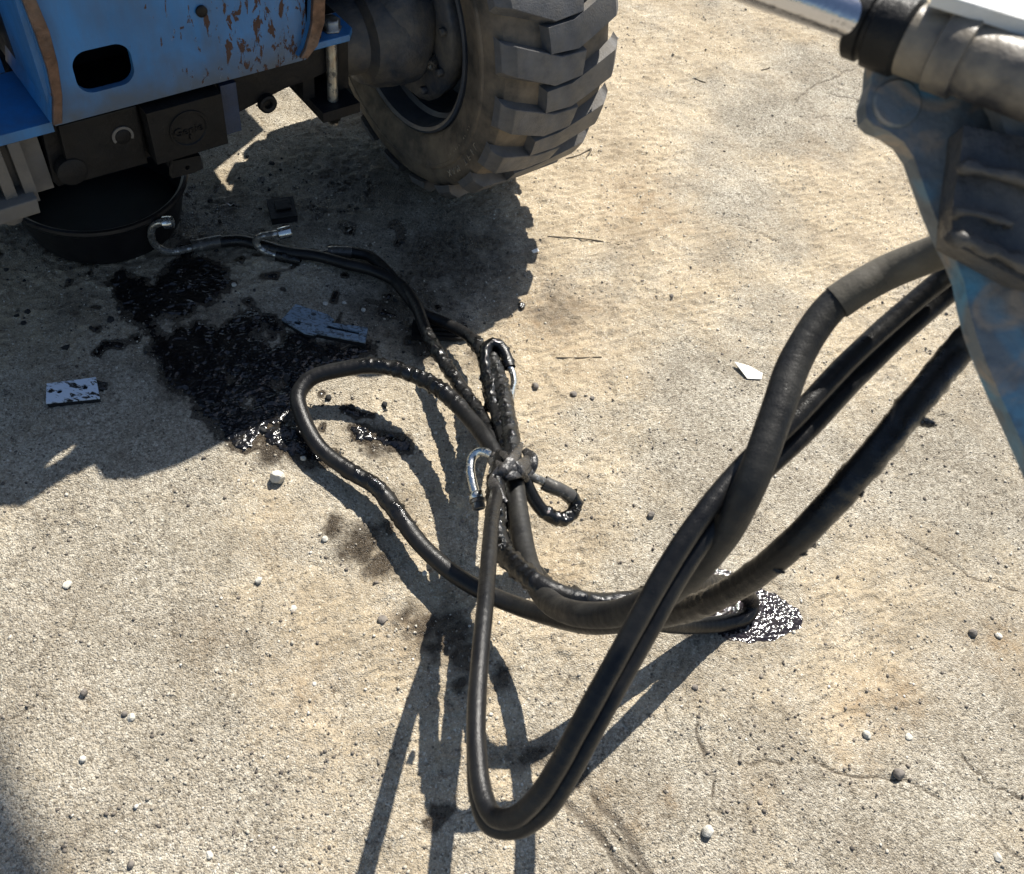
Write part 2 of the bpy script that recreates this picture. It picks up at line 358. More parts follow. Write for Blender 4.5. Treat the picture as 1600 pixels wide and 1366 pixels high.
# ------------------------------------------------------------------ materials
def mat_ground():
    mt, n, b = new_mat('packed_dirt_concrete')
    co = coord(n)
    sand = N(n, 'Attribute', attribute_name='sand').outputs['Fac']; damp = N(n, 'Attribute', attribute_name='damp').outputs['Fac']
    crack = N(n, 'Attribute', attribute_name='crack').outputs['Fac']; stain = N(n, 'Attribute', attribute_name='stain').outputs['Fac']
    v = N(n, 'TexVoronoi', i_Scale=280.0, i_Randomness=1.0); L(n, co, v.inputs['Vector'])
    v2 = N(n, 'TexVoronoi', i_Scale=150.0, i_Randomness=1.0); L(n, co, v2.inputs['Vector'])
    sep = N(n, 'SeparateColor'); L(n, v.outputs['Color'], sep.inputs[0]); sep2 = N(n, 'SeparateColor'); L(n, v2.outputs['Color'], sep2.inputs[0])
    agg = ramp_n(n, sep.outputs[0], [(0, (.08, .07, .058)), (.16, (.22, .198, .162)), (.45, (.40, .368, .302)), (.78, (.55, .512, .43)), (1, (.78, .74, .65))])
    agg2 = ramp_n(n, sep2.outputs[1], [(0, (.10, .088, .07)), (.12, (.31, .282, .232)), (.65, (.45, .412, .338)), (1, (.74, .70, .61))])
    concrete = mixc(n, .45, agg, agg2)
    f1 = noise_n(n, co, 260, 2, .6); f2 = noise_n(n, co, 9, 4, .6); f3 = noise_n(n, co, 2.2, 3, .5)
    sandc = ramp_n(n, f1, [(.25, (.24, .185, .125)), (.5, (.42, .345, .24)), (.75, (.60, .51, .37))])
    sandc = mixc(n, ramp_n(n, f2, [(.35, g1(0)), (.7, g1(.55))]), sandc, (.50, .42, .295))
    m1 = mth(n, 'ADD', sand, mth(n, 'MULTIPLY', mth(n, 'SUBTRACT', f2, .5), .7))
    m1 = mth(n, 'ADD', m1, mth(n, 'MULTIPLY', mth(n, 'SUBTRACT', f1, .5), .7))
    mk = ramp_n(n, m1, [(.28, g1(.12)), (.80, g1(.92))])
    col = mixc(n, mk, concrete, sandc)
    # speckle of dark grit
    v3 = N(n, 'TexVoronoi', i_Scale=85.0); L(n, co, v3.inputs['Vector']); s3 = N(n, 'SeparateColor'); L(n, v3.outputs['Color'], s3.inputs[0])
    spk = mth(n, 'MULTIPLY', ramp_n(n, s3.outputs[0], [(.74, g1(0)), (.80, g1(1))]), ramp_n(n, v3.outputs['Distance'], [(.18, g1(1)), (.30, g1(0))]))
    col = mixc(n, mth(n, 'MULTIPLY', spk, .75), col, (.07, .06, .05))
    fl = noise_n(n, co, 120, 3, .75); fl2 = noise_n(n, co, 16, 4, .7)
    fm = mth(n, 'MULTIPLY', ramp_n(n, fl, [(.33, g1(1)), (.44, g1(0))]), ramp_n(n, fl2, [(.35, g1(.25)), (.65, g1(1))]))
    col = mixc(n, mth(n, 'MULTIPLY', fm, .9), col, (.10, .08, .06))
    lm = ramp_n(n, noise_n(n, co, 170, 2, .7), [(.58, g1(0)), (.68, g1(.8))]); col = mixc(n, lm, col, (.76, .72, .62))
    gp = ramp_n(n, noise_n(n, co, 5.5, 5, .68), [(.42, g1(0)), (.68, g1(.30))]); col = mixc(n, gp, col, (.25, .205, .15))
    tone = mixc(n, .5, ramp_n(n, f3, [(.3, (.74, .72, .68)), (.7, (1.1, 1.09, 1.06))]), ramp_n(n, noise_n(n, co, 7, 5, .68), [(.34, (.58, .54, .48)), (.6, (1.12, 1.11, 1.08))]))
    mul = N(n, 'Mix', data_type='RGBA', blend_type='MULTIPLY'); mul.inputs[0].default_value = 1; L(n, col, mul.inputs[6]); L(n, tone, mul.inputs[7]); col = mul.outputs[2]
    stc = mixc(n, noise_n(n, co, 14, 2), (.20, .125, .066), (.32, .22, .11))
    sm = mth(n, 'MULTIPLY', stain, ramp_n(n, noise_n(n, co, 30, 3), [(.38, g1(.08)), (.68, g1(.75))]))
    col = mixc(n, sm, col, stc)
    dm = ramp_n(n, mth(n, 'ADD', damp, mth(n, 'MULTIPLY', mth(n, 'SUBTRACT', noise_n(n, co, 45, 3), .5), .5)), [(.10, g1(0)), (.52, g1(1))])
    dk = N(n, 'Mix', data_type='RGBA', blend_type='MULTIPLY'); L(n, dm, dk.inputs[0]); L(n, col, dk.inputs[6]); dk.inputs[7].default_value = (.20, .185, .175, 1); col = dk.outputs[2]
    col = mixc(n, mth(n, 'MULTIPLY', crack, .85), col, (.075, .06, .045))
    L(n, col, b.inputs['Base Color'])
    rg = N(n, 'MapRange'); L(n, dm, rg.inputs[0]); rg.inputs[3].default_value = .92; rg.inputs[4].default_value = .24; L(n, rg.outputs[0], b.inputs['Roughness'])
    hsum = mth(n, 'ADD', mth(n, 'MULTIPLY', v.outputs['Distance'], -.8), mth(n, 'MULTIPLY', noise_n(n, co, 420, 3, .7), .9))
    rel = N(n, 'MapRange'); L(n, mk, rel.inputs[0]); rel.inputs[3].default_value = 1.0; rel.inputs[4].default_value = .55
    bb = N(n, 'Bump', i_Distance=.0056); L(n, hsum, bb.inputs['Height']); L(n, rel.outputs[0], bb.inputs['Strength'])
    L(n, bb.outputs[0], b.inputs['Normal']); b.inputs['Specular IOR Level'].default_value = .3
    return mt
def mat_far_ground():
    mt, n, b = new_mat('dirt_yard'); co = coord(n)
    L(n, ramp_n(n, noise_n(n, co, 1.5, 8, .65), [(.3, (.33, .29, .22)), (.7, (.46, .41, .32))]), b.inputs['Base Color']); b.inputs['Roughness'].default_value = .9; return mt
def mat_oil(name, tint=(.006, .006, .007), rough=.22, bumps=.0022, scale=150, speck=.5):
    mt, n, b = new_mat(name); co = coord(n)
    v = N(n, 'TexVoronoi', i_Scale=130.0); L(n, co, v.inputs['Vector']); s = N(n, 'SeparateColor'); L(n, v.outputs['Color'], s.inputs[0])
    grit = mth(n, 'MULTIPLY', ramp_n(n, s.outputs[0], [(.86, g1(0)), (.93, g1(1))]), ramp_n(n, v.outputs['Distance'], [(.2, g1(1)), (.38, g1(0))]))
    thin = ramp_n(n, noise_n(n, co, 24, 4, .65), [(.45, g1(0)), (.72, g1(.55))])
    c = mixc(n, thin, tint, (.030, .026, .021)); c = mixc(n, mth(n, 'MULTIPLY', grit, speck), c, (.16, .15, .13))
    L(n, c, b.inputs['Base Color'])
    L(n, ramp_n(n, noise_n(n, co, 60, 2), [(.3, g1(rough * .6)), (.7, g1(rough * 1.7))]), b.inputs['Roughness'])
    h = mth(n, 'ADD', noise_n(n, co, scale, 3, .6), mth(n, 'MULTIPLY', v.outputs['Distance'], -.6))
    L(n, bump_n(n, h, bumps), b.inputs['Normal']); b.inputs['Specular IOR Level'].default_value = .55
    return mt
def mat_hose(name, base=(.018, .018, .018), dust=(.10, .09, .075), dusty=.35, rough=.42, oily=0.0):
    mt, n, b = new_mat(name); co = coord(n)
    wet = N(n, 'Attribute', attribute_name='wet').outputs['Fac']; al = N(n, 'Attribute', attribute_name='along').outputs['Fac']
    d = ramp_n(n, noise_n(n, co, 22, 4, .65), [(.4, g1(0)), (.72, g1(dusty))])
    c = mixc(n, d, base, dust); c = mixc(n, wet, c, (.004, .004, .004)); L(n, c, b.inputs['Base Color'])
    if oily > 0:
        ol = ramp_n(n, noise_n(n, co, 14, 3), [(.35, g1(1)), (.6, g1(1 - oily))])
        r0 = mixc(n, ol, (.12, .12, .12), (rough, rough, rough))
    else: r0 = ramp_n(n, noise_n(n, co, 35, 3), [(.3, g1(rough * .8)), (.7, g1(min(1, rough * 1.35)))])
    r1 = mixc(n, wet, r0, (.11, .11, .11)); L(n, r1, b.inputs['Roughness'])
    # fine wrap rings and cracks in the rubber cover
    wv = N(n, 'Math', operation='SINE'); L(n, mth(n, 'MULTIPLY', mth(n, 'ADD', al, mth(n, 'MULTIPLY', noise_n(n, co, 40, 2), .012)), 420.0), wv.inputs[0])
    ring = mth(n, 'MULTIPLY', wv.outputs[0], .12)
    vc = N(n, 'TexVoronoi', i_Scale=38.0, feature='DISTANCE_TO_EDGE'); L(n, mapping(n, co, (1, 1, 1)), vc.inputs['Vector'])
    crk = mth(n, 'MULTIPLY', ramp_n(n, vc.outputs['Distance'], [(0, g1(0)), (.04, g1(1))]), .10)
    h = mth(n, 'ADD', mth(n, 'ADD', noise_n(n, co, 320, 3, .65), ring), crk)
    nb = bump_n(n, h, .0009, .8)
    wb = N(n, 'Bump', i_Distance=.0005); L(n, mth(n, 'ADD', noise_n(n, co, 420, 3, .7), noise_n(n, co, 150, 2)), wb.inputs['Height']); L(n, wet, wb.inputs['Strength']); L(n, nb, wb.inputs['Normal'])
    L(n, wb.outputs[0], b.inputs['Normal']); L(n, mixc(n, wet, (.30,) * 3, (.5,) * 3), b.inputs['Specular IOR Level'])
    return mt
def mat_metal(name, col=(.55, .55, .52), rough=.28, grease=.35, rust=0.0):
    mt, n, b = new_mat(name); co = coord(n)
    gm = ramp_n(n, noise_n(n, co, 55, 4, .7), [(.56 - grease * .3, g1(0)), (.66 - grease * .3, g1(1))])
    if grease <= 0: gm = ramp_n(n, noise_n(n, co, 55, 4, .7), [(.75, g1(0)), (.9, g1(1))])
    c = mixc(n, ramp_n(n, noise_n(n, co, 30, 4), [(.4, g1(0)), (.7, g1(rust))]), col, (.20, .11, .055))
    inv = mth(n, 'SUBTRACT', 1.0, gm) if False else gm
    c = mixc(n, mth(n, 'MULTIPLY', inv, .85), c, (.012, .011, .010)); L(n, c, b.inputs['Base Color'])
    mm = mth(n, 'SUBTRACT', 1.0, mth(n, 'MULTIPLY', inv, .9)); L(n, mm, b.inputs['Metallic'])
    L(n, ramp_n(n, noise_n(n, co, 80, 3), [(.3, g1(rough * .7)), (.7, g1(rough * 1.5))]), b.inputs['Roughness'])
    L(n, bump_n(n, noise_n(n, co, 190, 3), .0008, .6), b.inputs['Normal']); return mt
def mat_paint(name, base, rough=.38, chips=.5, chip_x=None, dirt=.4, dirt_col=(.06, .055, .045), rust=(.070, .032, .020), zdirt=None, under=(.040, .022, .016)):
    mt, n, b = new_mat(name); co = coord(n)
    tone = ramp_n(n, noise_n(n, co, 5, 4, .6), [(.3, tuple(c * .72 for c in base)), (.7, tuple(min(1, c * 1.18) for c in base))])
    st = noise_n(n, mapping(n, co, (14, 14, 3.2)), 1.0, 5, .7)
    dm = ramp_n(n, st, [(.42, g1(0)), (.78, g1(dirt))])
    c = mixc(n, dm, tone, dirt_col)
    if zdirt is not None:
        z = N(n, 'SeparateXYZ'); L(n, co, z.inputs[0])
        zz = N(n, 'MapRange'); L(n, mth(n, 'ADD', z.outputs['Z'], mth(n, 'MULTIPLY', mth(n, 'SUBTRACT', noise_n(n, co, 20, 3), .5), .1)), zz.inputs[0])
        zz.inputs[1].default_value = zdirt + .09; zz.inputs[2].default_value = zdirt - .01; zz.inputs[3].default_value = 0; zz.inputs[4].default_value = .75
        c = mixc(n, zz.outputs[0], c, dirt_col)
    ch = noise_n(n, mapping(n, co, (60, 60, 24), (0, .35, 0)), 1.0, 6, .68, .5)
    if chip_x is not None:
        z = N(n, 'SeparateXYZ'); L(n, co, z.inputs[0]); xx = N(n, 'MapRange'); L(n, z.outputs['X'], xx.inputs[0])
        xx.inputs[1].default_value = chip_x[0]; xx.inputs[2].default_value = chip_x[1]; xx.inputs[3].default_value = -.13; xx.inputs[4].default_value = .062
        ch = mth(n, 'ADD', ch, xx.outputs[0])
    lo = .76 - chips * .22
    cm = ramp_n(n, ch, [(lo, g1(0)), (lo + .012, g1(1))]); ce = ramp_n(n, ch, [(lo - .014, g1(0)), (lo - .004, g1(.7))])
    c = mixc(n, ce, c, tuple(min(1, x * .5 + .12) for x in base)); c = mixc(n, cm, c, mixc(n, noise_n(n, co, 70, 2), rust, under)); L(n, c, b.inputs['Base Color'])
    L(n, mixc(n, mth(n, 'MAXIMUM', cm, dm), (rough,) * 3, (.8,) * 3), b.inputs['Roughness'])
    h = mth(n, 'ADD', mth(n, 'MULTIPLY', cm, -.8), mth(n, 'MULTIPLY', noise_n(n, co, 120, 3), .25))
    L(n, bump_n(n, h, .0012, .9, bump_n(n, noise_n(n, co, 6, 2), .012, .5)), b.inputs['Normal']); return mt
def mat_plain(name, base, rough=.6, var=.25, scale=20, dust=None, dustf=.5, metallic=0, bump=.0012, bscale=150, spec=.4):
    mt, n, b = new_mat(name); co = coord(n)
    c = ramp_n(n, noise_n(n, co, scale, 4, .6), [(.3, tuple(x * (1 - var) for x in base)), (.7, tuple(min(1, x * (1 + var)) for x in base))])
    if dust: c = mixc(n, ramp_n(n, noise_n(n, co, 7, 5, .65), [(.4, g1(0)), (.66, g1(dustf))]), c, dust)
    L(n, c, b.inputs['Base Color']); L(n, ramp_n(n, noise_n(n, co, 25, 3), [(.3, g1(rough * .8)), (.7, g1(min(1, rough * 1.2)))]), b.inputs['Roughness'])
    b.inputs['Metallic'].default_value = metallic; b.inputs['Specular IOR Level'].default_value = spec
    L(n, bump_n(n, noise_n(n, co, bscale, 4, .6), bump, .9), b.inputs['Normal']); return mt

M = dict(
    blue=mat_paint('scuffed_blue_paint', (.026, .165, .40), .34, .66, (-.86, -.52), .55, (.07, .072, .06), zdirt=.575),
    blue2=mat_paint('blue_paint', (.024, .150, .36), .36, .36, None, .6, (.06, .066, .058)),
    strip=mat_plain('bare_rusty_edge', (.115, .068, .046), .42, .5, 40, (.16, .15, .14), .4, .45, .002),
    black=mat_plain('greasy_black_steel', (.0045, .005, .0065), .5, .5, 12, (.011, .011, .0105), .6, 0, .0018, 90, .22),
    black2=mat_plain('dusty_black_steel', (.0065, .0066, .007), .52, .4, 14, (.014, .0135, .0125), .6, 0, .0015, 110, .22),
    dark=mat_plain('black_void_steel', (.008, .008, .009), .6, .3),
    grey=mat_plain('dusty_grey_casting', (.11, .105, .098), .7, .3, 9, (.17, .15, .12), .55, 0, .002, 70),
    navy=mat_plain('navy_steel', (.018, .035, .075), .4, .3, 20, (.04, .045, .05), .5),
    axle=mat_plain('dirty_axle_housing', (.030, .038, .052), .5, .5, 12, (.14, .122, .095), .9, 0, .003, 60),
    rim=mat_plain('dark_wheel_rim', (.035, .045, .062), .45, .3, 10, (.085, .08, .07), .5, 0, .001, 80),
    tyre=mat_plain('tyre_sidewall_rubber', (.075, .065, .052), .78, .35, 14, (.20, .155, .105), .9, 0, .0015, 120),
    lug=mat_plain('tread_rubber', (.082, .083, .087), .6, .3, 20, (.18, .16, .13), .7, 0, .0012, 200),
    letter=mat_plain('pale_scuffed_letters', (.30, .25, .18), .8, .4, 60),
    bolt=mat_metal('galvanised_bolt', (.42, .42, .38), .4, 0.12, .6),
    pan=mat_plain('black_plastic_tub', (.005, .005, .006), .38, .2, 20, (.012, .012, .014), .3, 0, .0006, 40),
    steel=mat_metal('zinc_plated_tube', (.66, .68, .66), .2, .02, .15),
    steel_oily=mat_metal('oily_metal_tube', (.50, .49, .45), .28, .45, .2),
    ferrule=mat_metal('greasy_ferrule', (.35, .33, .29), .3, .75, .3),
    hose_main=mat_hose('dusty_rubber_hose', (.011, .011, .011), (.045, .043, .037), .5, .46),
    hose_dark=mat_hose('black_rubber_hose', (.007, .007, .0075), (.030, .029, .026), .35, .34),
    hose_oily=mat_hose('oil_soaked_hose', (.006, .006, .006), (.022, .021, .02), .3, .40, .6),
    stretch=mat_hose('tan_hose_stretch', (.075, .068, .055), (.12, .108, .085), .6, .6),
    goo=mat_oil('clotted_grease', (.004, .004, .004), .16, .003, 120, .12),
    oil=mat_oil('spilled_black_oil', (.005, .005, .006), .13, .0010, 170, .55),
    puddle=mat_oil('frothy_oil_puddle', (.014, .010, .011), .07, .0004, 330, .3),
    rag=mat_plain('oil_soaked_rag', (.022, .021, .020), .26, .5, 60, (.075, .07, .066), .6, 0, .003, 120, .6),
    arm=None,
    arm_dark=mat_plain('greasy_arm_casting', (.040, .041, .043), .45, .55, 22, (.12, .108, .09), .8, 0, .010, 26),
    arm_grey=mat_plain('grey_primer_steel', (.15, .16, .165), .5, .35, 14, (.26, .22, .16), .6, 0, .002, 60),
    chrome=mat_metal('chromed_rod', (.42, .42, .44), .10, 0, 0),
    barrel=mat_plain('grimy_cylinder_barrel', (.055, .055, .06), .42, .5, 14, (.30, .25, .17), .9, 0, .002, 60),
    pale=mat_plain('pale_highlight_steel', (.62, .63, .62), .5, .1, 10, (.4, .38, .33), .4),
    stone=mat_plain('pale_limestone', (.50, .475, .41), .85, .15, 60, (.5, .45, .36), .4, 0, .002, 220),
    stone_dark=mat_plain('brown_pebble', (.14, .125, .11), .8, .35, 60, (.28, .24, .19), .6, 0, .001, 200),
    plate_pale=None, wood=mat_plain('dry_twig', (.13, .105, .07), .8, .3, 50),
    paper=mat_plain('white_scrap', (.72, .70, .64), .7, .1, 40),
)
def mat_plate():
    mt, n, b = new_mat('pale_scraped_plate'); co = coord(n)
    gm = ramp_n(n, noise_n(n, mapping(n, co, (1, 2.6, 1)), 38, 5, .68, .6), [(.54, g1(0)), (.585, g1(1))])
    L(n, mixc(n, gm, (.60, .68, .78), (.018, .018, .018)), b.inputs['Base Color']); b.inputs['Roughness'].default_value = .4
    L(n, bump_n(n, gm, .0008), b.inputs['Normal']); return mt
M['plate_pale'] = mat_plate()
def mat_plate2():
    mt, n, b = new_mat('blue_oily_plate'); co = coord(n)
    gm = ramp_n(n, noise_n(n, mapping(n, co, (1, 1.8, 1)), 75, 5, .72, .8), [(.48, g1(0)), (.60, g1(1))])
    L(n, mixc(n, mth(n, 'MULTIPLY', gm, .92), mixc(n, noise_n(n, co, 12, 3), (.13, .19, .25), (.30, .38, .46)), (.020, .022, .024)), b.inputs['Base Color']); b.inputs['Roughness'].default_value = .32
    L(n, bump_n(n, gm, .0008), b.inputs['Normal']); return mt
M['plate_blue'] = mat_plate2()
def mat_arm():
    mt, n, b = new_mat('worn_patchy_arm_paint'); co = coord(n)
    a = ramp_n(n, noise_n(n, co, 11, 3, .5, .5), [(.50, g1(0)), (.66, g1(.9))]); t = ramp_n(n, noise_n(n, mapping(n, co, (1, 1, 1.3)), 17, 3, .5, .8), [(.56, g1(0)), (.68, g1(1))])
    c = mixc(n, a, (.13, .15, .16), (.075, .25, .37)); c = mixc(n, mth(n, 'MULTIPLY', t, .8), c, (.32, .25, .18))
    c = mixc(n, ramp_n(n, noise_n(n, co, 45, 4), [(.5, g1(0)), (.7, g1(.5))]), c, (.05, .054, .058)); L(n, c, b.inputs['Base Color'])
    b.inputs['Roughness'].default_value = .5; L(n, bump_n(n, noise_n(n, co, 60, 4), .003, .8), b.inputs['Normal']); b.inputs['Specular IOR Level'].default_value = .6; return mt
M['arm'] = mat_arm()
GM = mat_ground()

# ================================================================== GROUND
def build_ground():
    NY, NX = 930, 900
    t = np.linspace(0, 1, NY); y = .02 + 5.0 * (.42 * t + .58 * t ** 2)
    k = np.linspace(0, 1, NX); xl = -(.80 + .56 * y); xr = .95 + .38 * y
    X = xl[:, None] + (xr - xl)[:, None] * k[None, :]; Y = np.repeat(y[:, None], NX, 1)
    x = X.ravel(); yy = Y.ravel()
    h, sand, crack = ground_fields(x, yy); damp = damp_field(x, yy)
    KK = np.repeat(k[None, :], NY, 0).ravel(); TT = np.repeat(t[:, None], NX, 1).ravel()
    edge = np.minimum(np.minimum(KK, 1 - KK), np.minimum(TT, 1 - TT)); h = h * sstep(0, .012, edge)
    st = np.zeros_like(x)
    for px, py, r, v in STAINS:
        gx, gy = G(px, py)[:2]; mk = (abs(x - gx) < 2.6 * r) & (abs(yy - gy) < 2.6 * r)
        st[mk] = np.maximum(st[mk], v * np.exp(-((x[mk] - gx) ** 2 + (yy[mk] - gy) ** 2) / r ** 2))
    i, j = np.meshgrid(np.arange(NY - 1), np.arange(NX - 1), indexing='ij')
    F = np.stack([i * NX + j, i * NX + j + 1, (i + 1) * NX + j + 1, (i + 1) * NX + j], -1).reshape(-1, 4)
    me = mesh_np('ground', np.c_[x, yy, h], F)
    for nm, arr in (('sand', sand), ('damp', damp), ('crack', crack), ('stain', np.clip(st, 0, 1))):
        a = me.attributes.new(nm, 'FLOAT', 'POINT'); a.data.foreach_set('value', arr.astype(np.float32))
    me.polygons.foreach_set('use_smooth', [True] * len(me.polygons))
    tag(obj('ground', me, GM), kind='structure')
    # the yard beyond, butted against the edge of the near ground
    c = [(xl[0], y[0]), (xr[0], y[0]), (xr[-1], y[-1]), (xl[-1], y[-1])]; B = 90
    o = [(-B, -B), (B, -B), (B, B), (-B, B)]
    V = [(p[0], p[1], 0) for p in c + o]; Fc = [(i, 4 + i, 4 + (i + 1) % 4, (i + 1) % 4) for i in range(4)]
    far = mesh_np('yard_ground', V, Fc); tag(obj('yard_ground', far, mat_far_ground()), kind='structure')
build_ground()

def sheet(name, field, x0, x1, y0, y1, res, lift, mat):
    nx, ny = int((x1 - x0) / res), int((y1 - y0) / res)
    gx = np.linspace(x0, x1, nx); gy = np.linspace(y0, y1, ny); X, Y = np.meshgrid(gx, gy)
    f = field(X.ravel(), Y.ravel()); h = ground_fields(X.ravel(), Y.ravel())[0]
    z = h + lift(f, h, X.ravel(), Y.ravel())
    ins = (f > 0).reshape(ny, nx); q = ins[:-1, :-1] & ins[1:, :-1] & ins[:-1, 1:] & ins[1:, 1:]
    i, j = np.nonzero(q); F = np.stack([i * nx + j, i * nx + j + 1, (i + 1) * nx + j + 1, (i + 1) * nx + j], -1)
    used = np.unique(F); mp_ = np.full(nx * ny, -1); mp_[used] = np.arange(len(used))
    me = mesh_np(name, np.c_[X.ravel(), Y.ravel(), z][used], mp_[F]); me.polygons.foreach_set('use_smooth', [True] * len(me.polygons))
    return obj(name, me, mat)
def sheet_split(names, labels, field, x0, x1, y0, y1, res, lift, mat, nbig):
    nx, ny = int((x1 - x0) / res), int((y1 - y0) / res)
    X, Y = np.meshgrid(np.linspace(x0, x1, nx), np.linspace(y0, y1, ny))
    f = field(X.ravel(), Y.ravel()); h = ground_fields(X.ravel(), Y.ravel())[0]; z = h + lift(f)
    ins = (f > 0).reshape(ny, nx); q = ins[:-1, :-1] & ins[1:, :-1] & ins[:-1, 1:] & ins[1:, 1:]
    lab = np.zeros(q.shape, int); comps = []
    for i0, j0 in zip(*np.nonzero(q)):
        if lab[i0, j0]: continue
        k = len(comps) + 1; st = [(i0, j0)]; lab[i0, j0] = k; cells = []
        while st:
            i, j = st.pop(); cells.append((i, j))
            for a, b in ((i + 1, j), (i - 1, j), (i, j + 1), (i, j - 1), (i + 1, j + 1), (i - 1, j - 1), (i + 1, j - 1), (i - 1, j + 1)):
                if 0 <= a < ny - 1 and 0 <= b < nx - 1 and q[a, b] and not lab[a, b]: lab[a, b] = k; st.append((a, b))
        comps.append(cells)
    comps.sort(key=len, reverse=True)
    groups = comps[:nbig] + [[c for cc in comps[nbig:] for c in cc]]
    out = []
    for nm, cells in zip(names, groups):
        if not cells: continue
        i, j = np.array(cells).T; F = np.stack([i * nx + j, i * nx + j + 1, (i + 1) * nx + j + 1, (i + 1) * nx + j], -1)
        used = np.unique(F); mp_ = np.full(nx * ny, -1); mp_[used] = np.arange(len(used))
        me = mesh_np(nm, np.c_[X.ravel(), Y.ravel(), z][used], mp_[F]); me.polygons.foreach_set('use_smooth', [True] * len(me.polygons))
        out.append(obj(nm, me, mat))
    return out
sp = sheet_split(['oil_spill', 'oil_spill', 'oil_drips'], None, oil_field, -1.35, -.15, .85, 1.85, .0032, lambda f: .0016 + .0022 * sstep(0, .012, f), M['oil'], 2)
tag(sp[0], 'largest ragged black oil spill in the shade below the blue machine', 'oil spill')
tag(sp[1], 'smaller ragged black oil spill next to the largest one', 'oil spill')
tag(sp[2], 'scattered black oil drips around the spills', 'oil drips', kind='stuff')
def pud_field(x, y): return poly_sd(x, y, PUD) + .010 * fbm(x, y, 28, 3, 160)
o = sheet('oil_puddle', pud_field, .40, .85, .82, 1.15, .0016,
          lambda f, h, x, y: .0028 + .0008 * sstep(0, .02, f) + .0008 * vnoise(x * 210, y * 210, seed=166) - .7 * h, M['puddle'])
tag(o, 'glittering brown black oil puddle under the hose bend on the right', 'puddle')

# loose grit, thousands of grains
def ico():
    bm = bmesh.new(); bmesh.ops.create_icosphere(bm, subdivisions=1, radius=1); V = np.array([v.co[:] for v in bm.verts]); F = np.array([[v.index for v in f.verts] for f in bm.faces]); bm.free(); return V, F
def scatter(name, n, rmin, rmax, mat, seed, clus=None, pw=3.0, inside=None, lo=-.25):
    rg = np.random.default_rng(seed); V0, F0 = ico(); xs = []; ys = []
    while sum(map(len, xs)) < n:
        y = .05 + 4.4 * rg.random(n * 2) ** 1.3; x = -(.8 + .56 * y) + (1.75 + .94 * y) * rg.random(n * 2)
        k = vnoise(x * 5, y * 5, seed=seed) + .6 * vnoise(x * 17, y * 17, seed=seed + 1) > (lo if clus is None else clus)
        if inside is not None: k &= inside(x, y)
        xs.append(x[k]); ys.append(y[k])
    x = np.concatenate(xs)[:n]; y = np.concatenate(ys)[:n]; z = ground_fields(x, y)[0]
    r = rmin + (rmax - rmin) * rg.random(n) ** pw
    sc = r[:, None] * (.65 + .7 * rg.random((n, 3))); sc[:, 2] *= .6
    a = rg.random(n) * 6.28; ca, sa = np.cos(a), np.sin(a)
    P = V0[None] * (1 + .62 * (rg.random((n, len(V0), 1)) - .5)) * sc[:, None, :]
    Q = np.stack([P[..., 0] * ca[:, None] - P[..., 1] * sa[:, None] + x[:, None], P[..., 0] * sa[:, None] + P[..., 1] * ca[:, None] + y[:, None], P[..., 2] + (z + r * .25)[:, None]], -1)
    F = (F0[None] + (np.arange(n) * len(V0))[:, None, None]).reshape(-1, 3)
    o = obj(name, mesh_np(name, Q.reshape(-1, 3), F), mat); return o
def mat_grit(name, stops):
    mt, n, b = new_mat(name); gi = N(n, 'NewGeometry').outputs['Random Per Island']
    L(n, ramp_n(n, gi, stops), b.inputs['Base Color']); b.inputs['Roughness'].default_value = .85
    L(n, bump_n(n, noise_n(n, coord(n), 400, 2), .0006), b.inputs['Normal']); return mt
GRIT = mat_grit('mixed_grit', [(0, (.10, .085, .07)), (.2, (.22, .19, .15)), (.55, (.38, .34, .27)), (.85, (.46, .42, .345)), (1, (.58, .54, .47))])
DGR = mat_grit('dark_grit', [(0, (.05, .042, .036)), (.5, (.13, .11, .09)), (1, (.26, .22, .175))])
BLK = mat_grit('grease_crumbs', [(0, (.006, .006, .006)), (1, (.02, .02, .02))])
tag(scatter('gravel', 26000, .0010, .0040, GRIT, 301, pw=4), 'fine pale and tan grit strewn over the yard', 'gravel', kind='stuff')
tag(scatter('dark_gravel', 5200, .0012, .0044, DGR, 305, clus=.2, pw=4), 'small dark brown grit scattered in patches', 'gravel', kind='stuff')
tag(scatter('grease_crumbs', 420, .0018, .009, BLK, 309, clus=.1, pw=3.2, inside=lambda x, y: (np.hypot(x + 1.0, y - 1.45) < .72) & (y > 1.12 - .22 * (x + .6))), 'black crumbs of grease and rubber dropped in the machine shadow', 'debris', kind='stuff')

# ================================================================== MACHINE
MC = empty('work_machine', (WC[0], WC[1], 0), YAW)
tag(MC, 'blue work machine with one big lugged tyre and scratched steel chassis', 'machine')
OF = .20
p = lambda x, y, o=OF: mp(x, y, o)
bot = .566
# front panel with the rounded slot
h0 = [p(125, 78), p(190, 64), p(206, 84), p(204, 118), p(180, 135), p(132, 146), p(117, 126), p(113, 95)]
hs = [v[0] for v in h0]; hz = [v[2] for v in h0]
hole = rrect(min(hs) + .002, max(hs) - .002, min(hz) - .002, max(hz) - .004, .030, 7)
poly = [(-.905, bot), (-.36, bot), (-.36, .95), (.17, .955), (.17, 1.23), (.05, 1.235), (-.1, 1.25), (-.23, 1.20), (-.34, 1.11), (-.43, .985), (-.49, .975), (-.55, 1.04), (-.62, .98), (-.905, .97)]
obj('front_panel', bm_mesh('front_panel', prism_bm(poly, -OF, -OF + .014, FR_SZ, [hole, rrect(-.612, -.55, .785, .885, .028, 6)]), 0), M['blue'], MC)
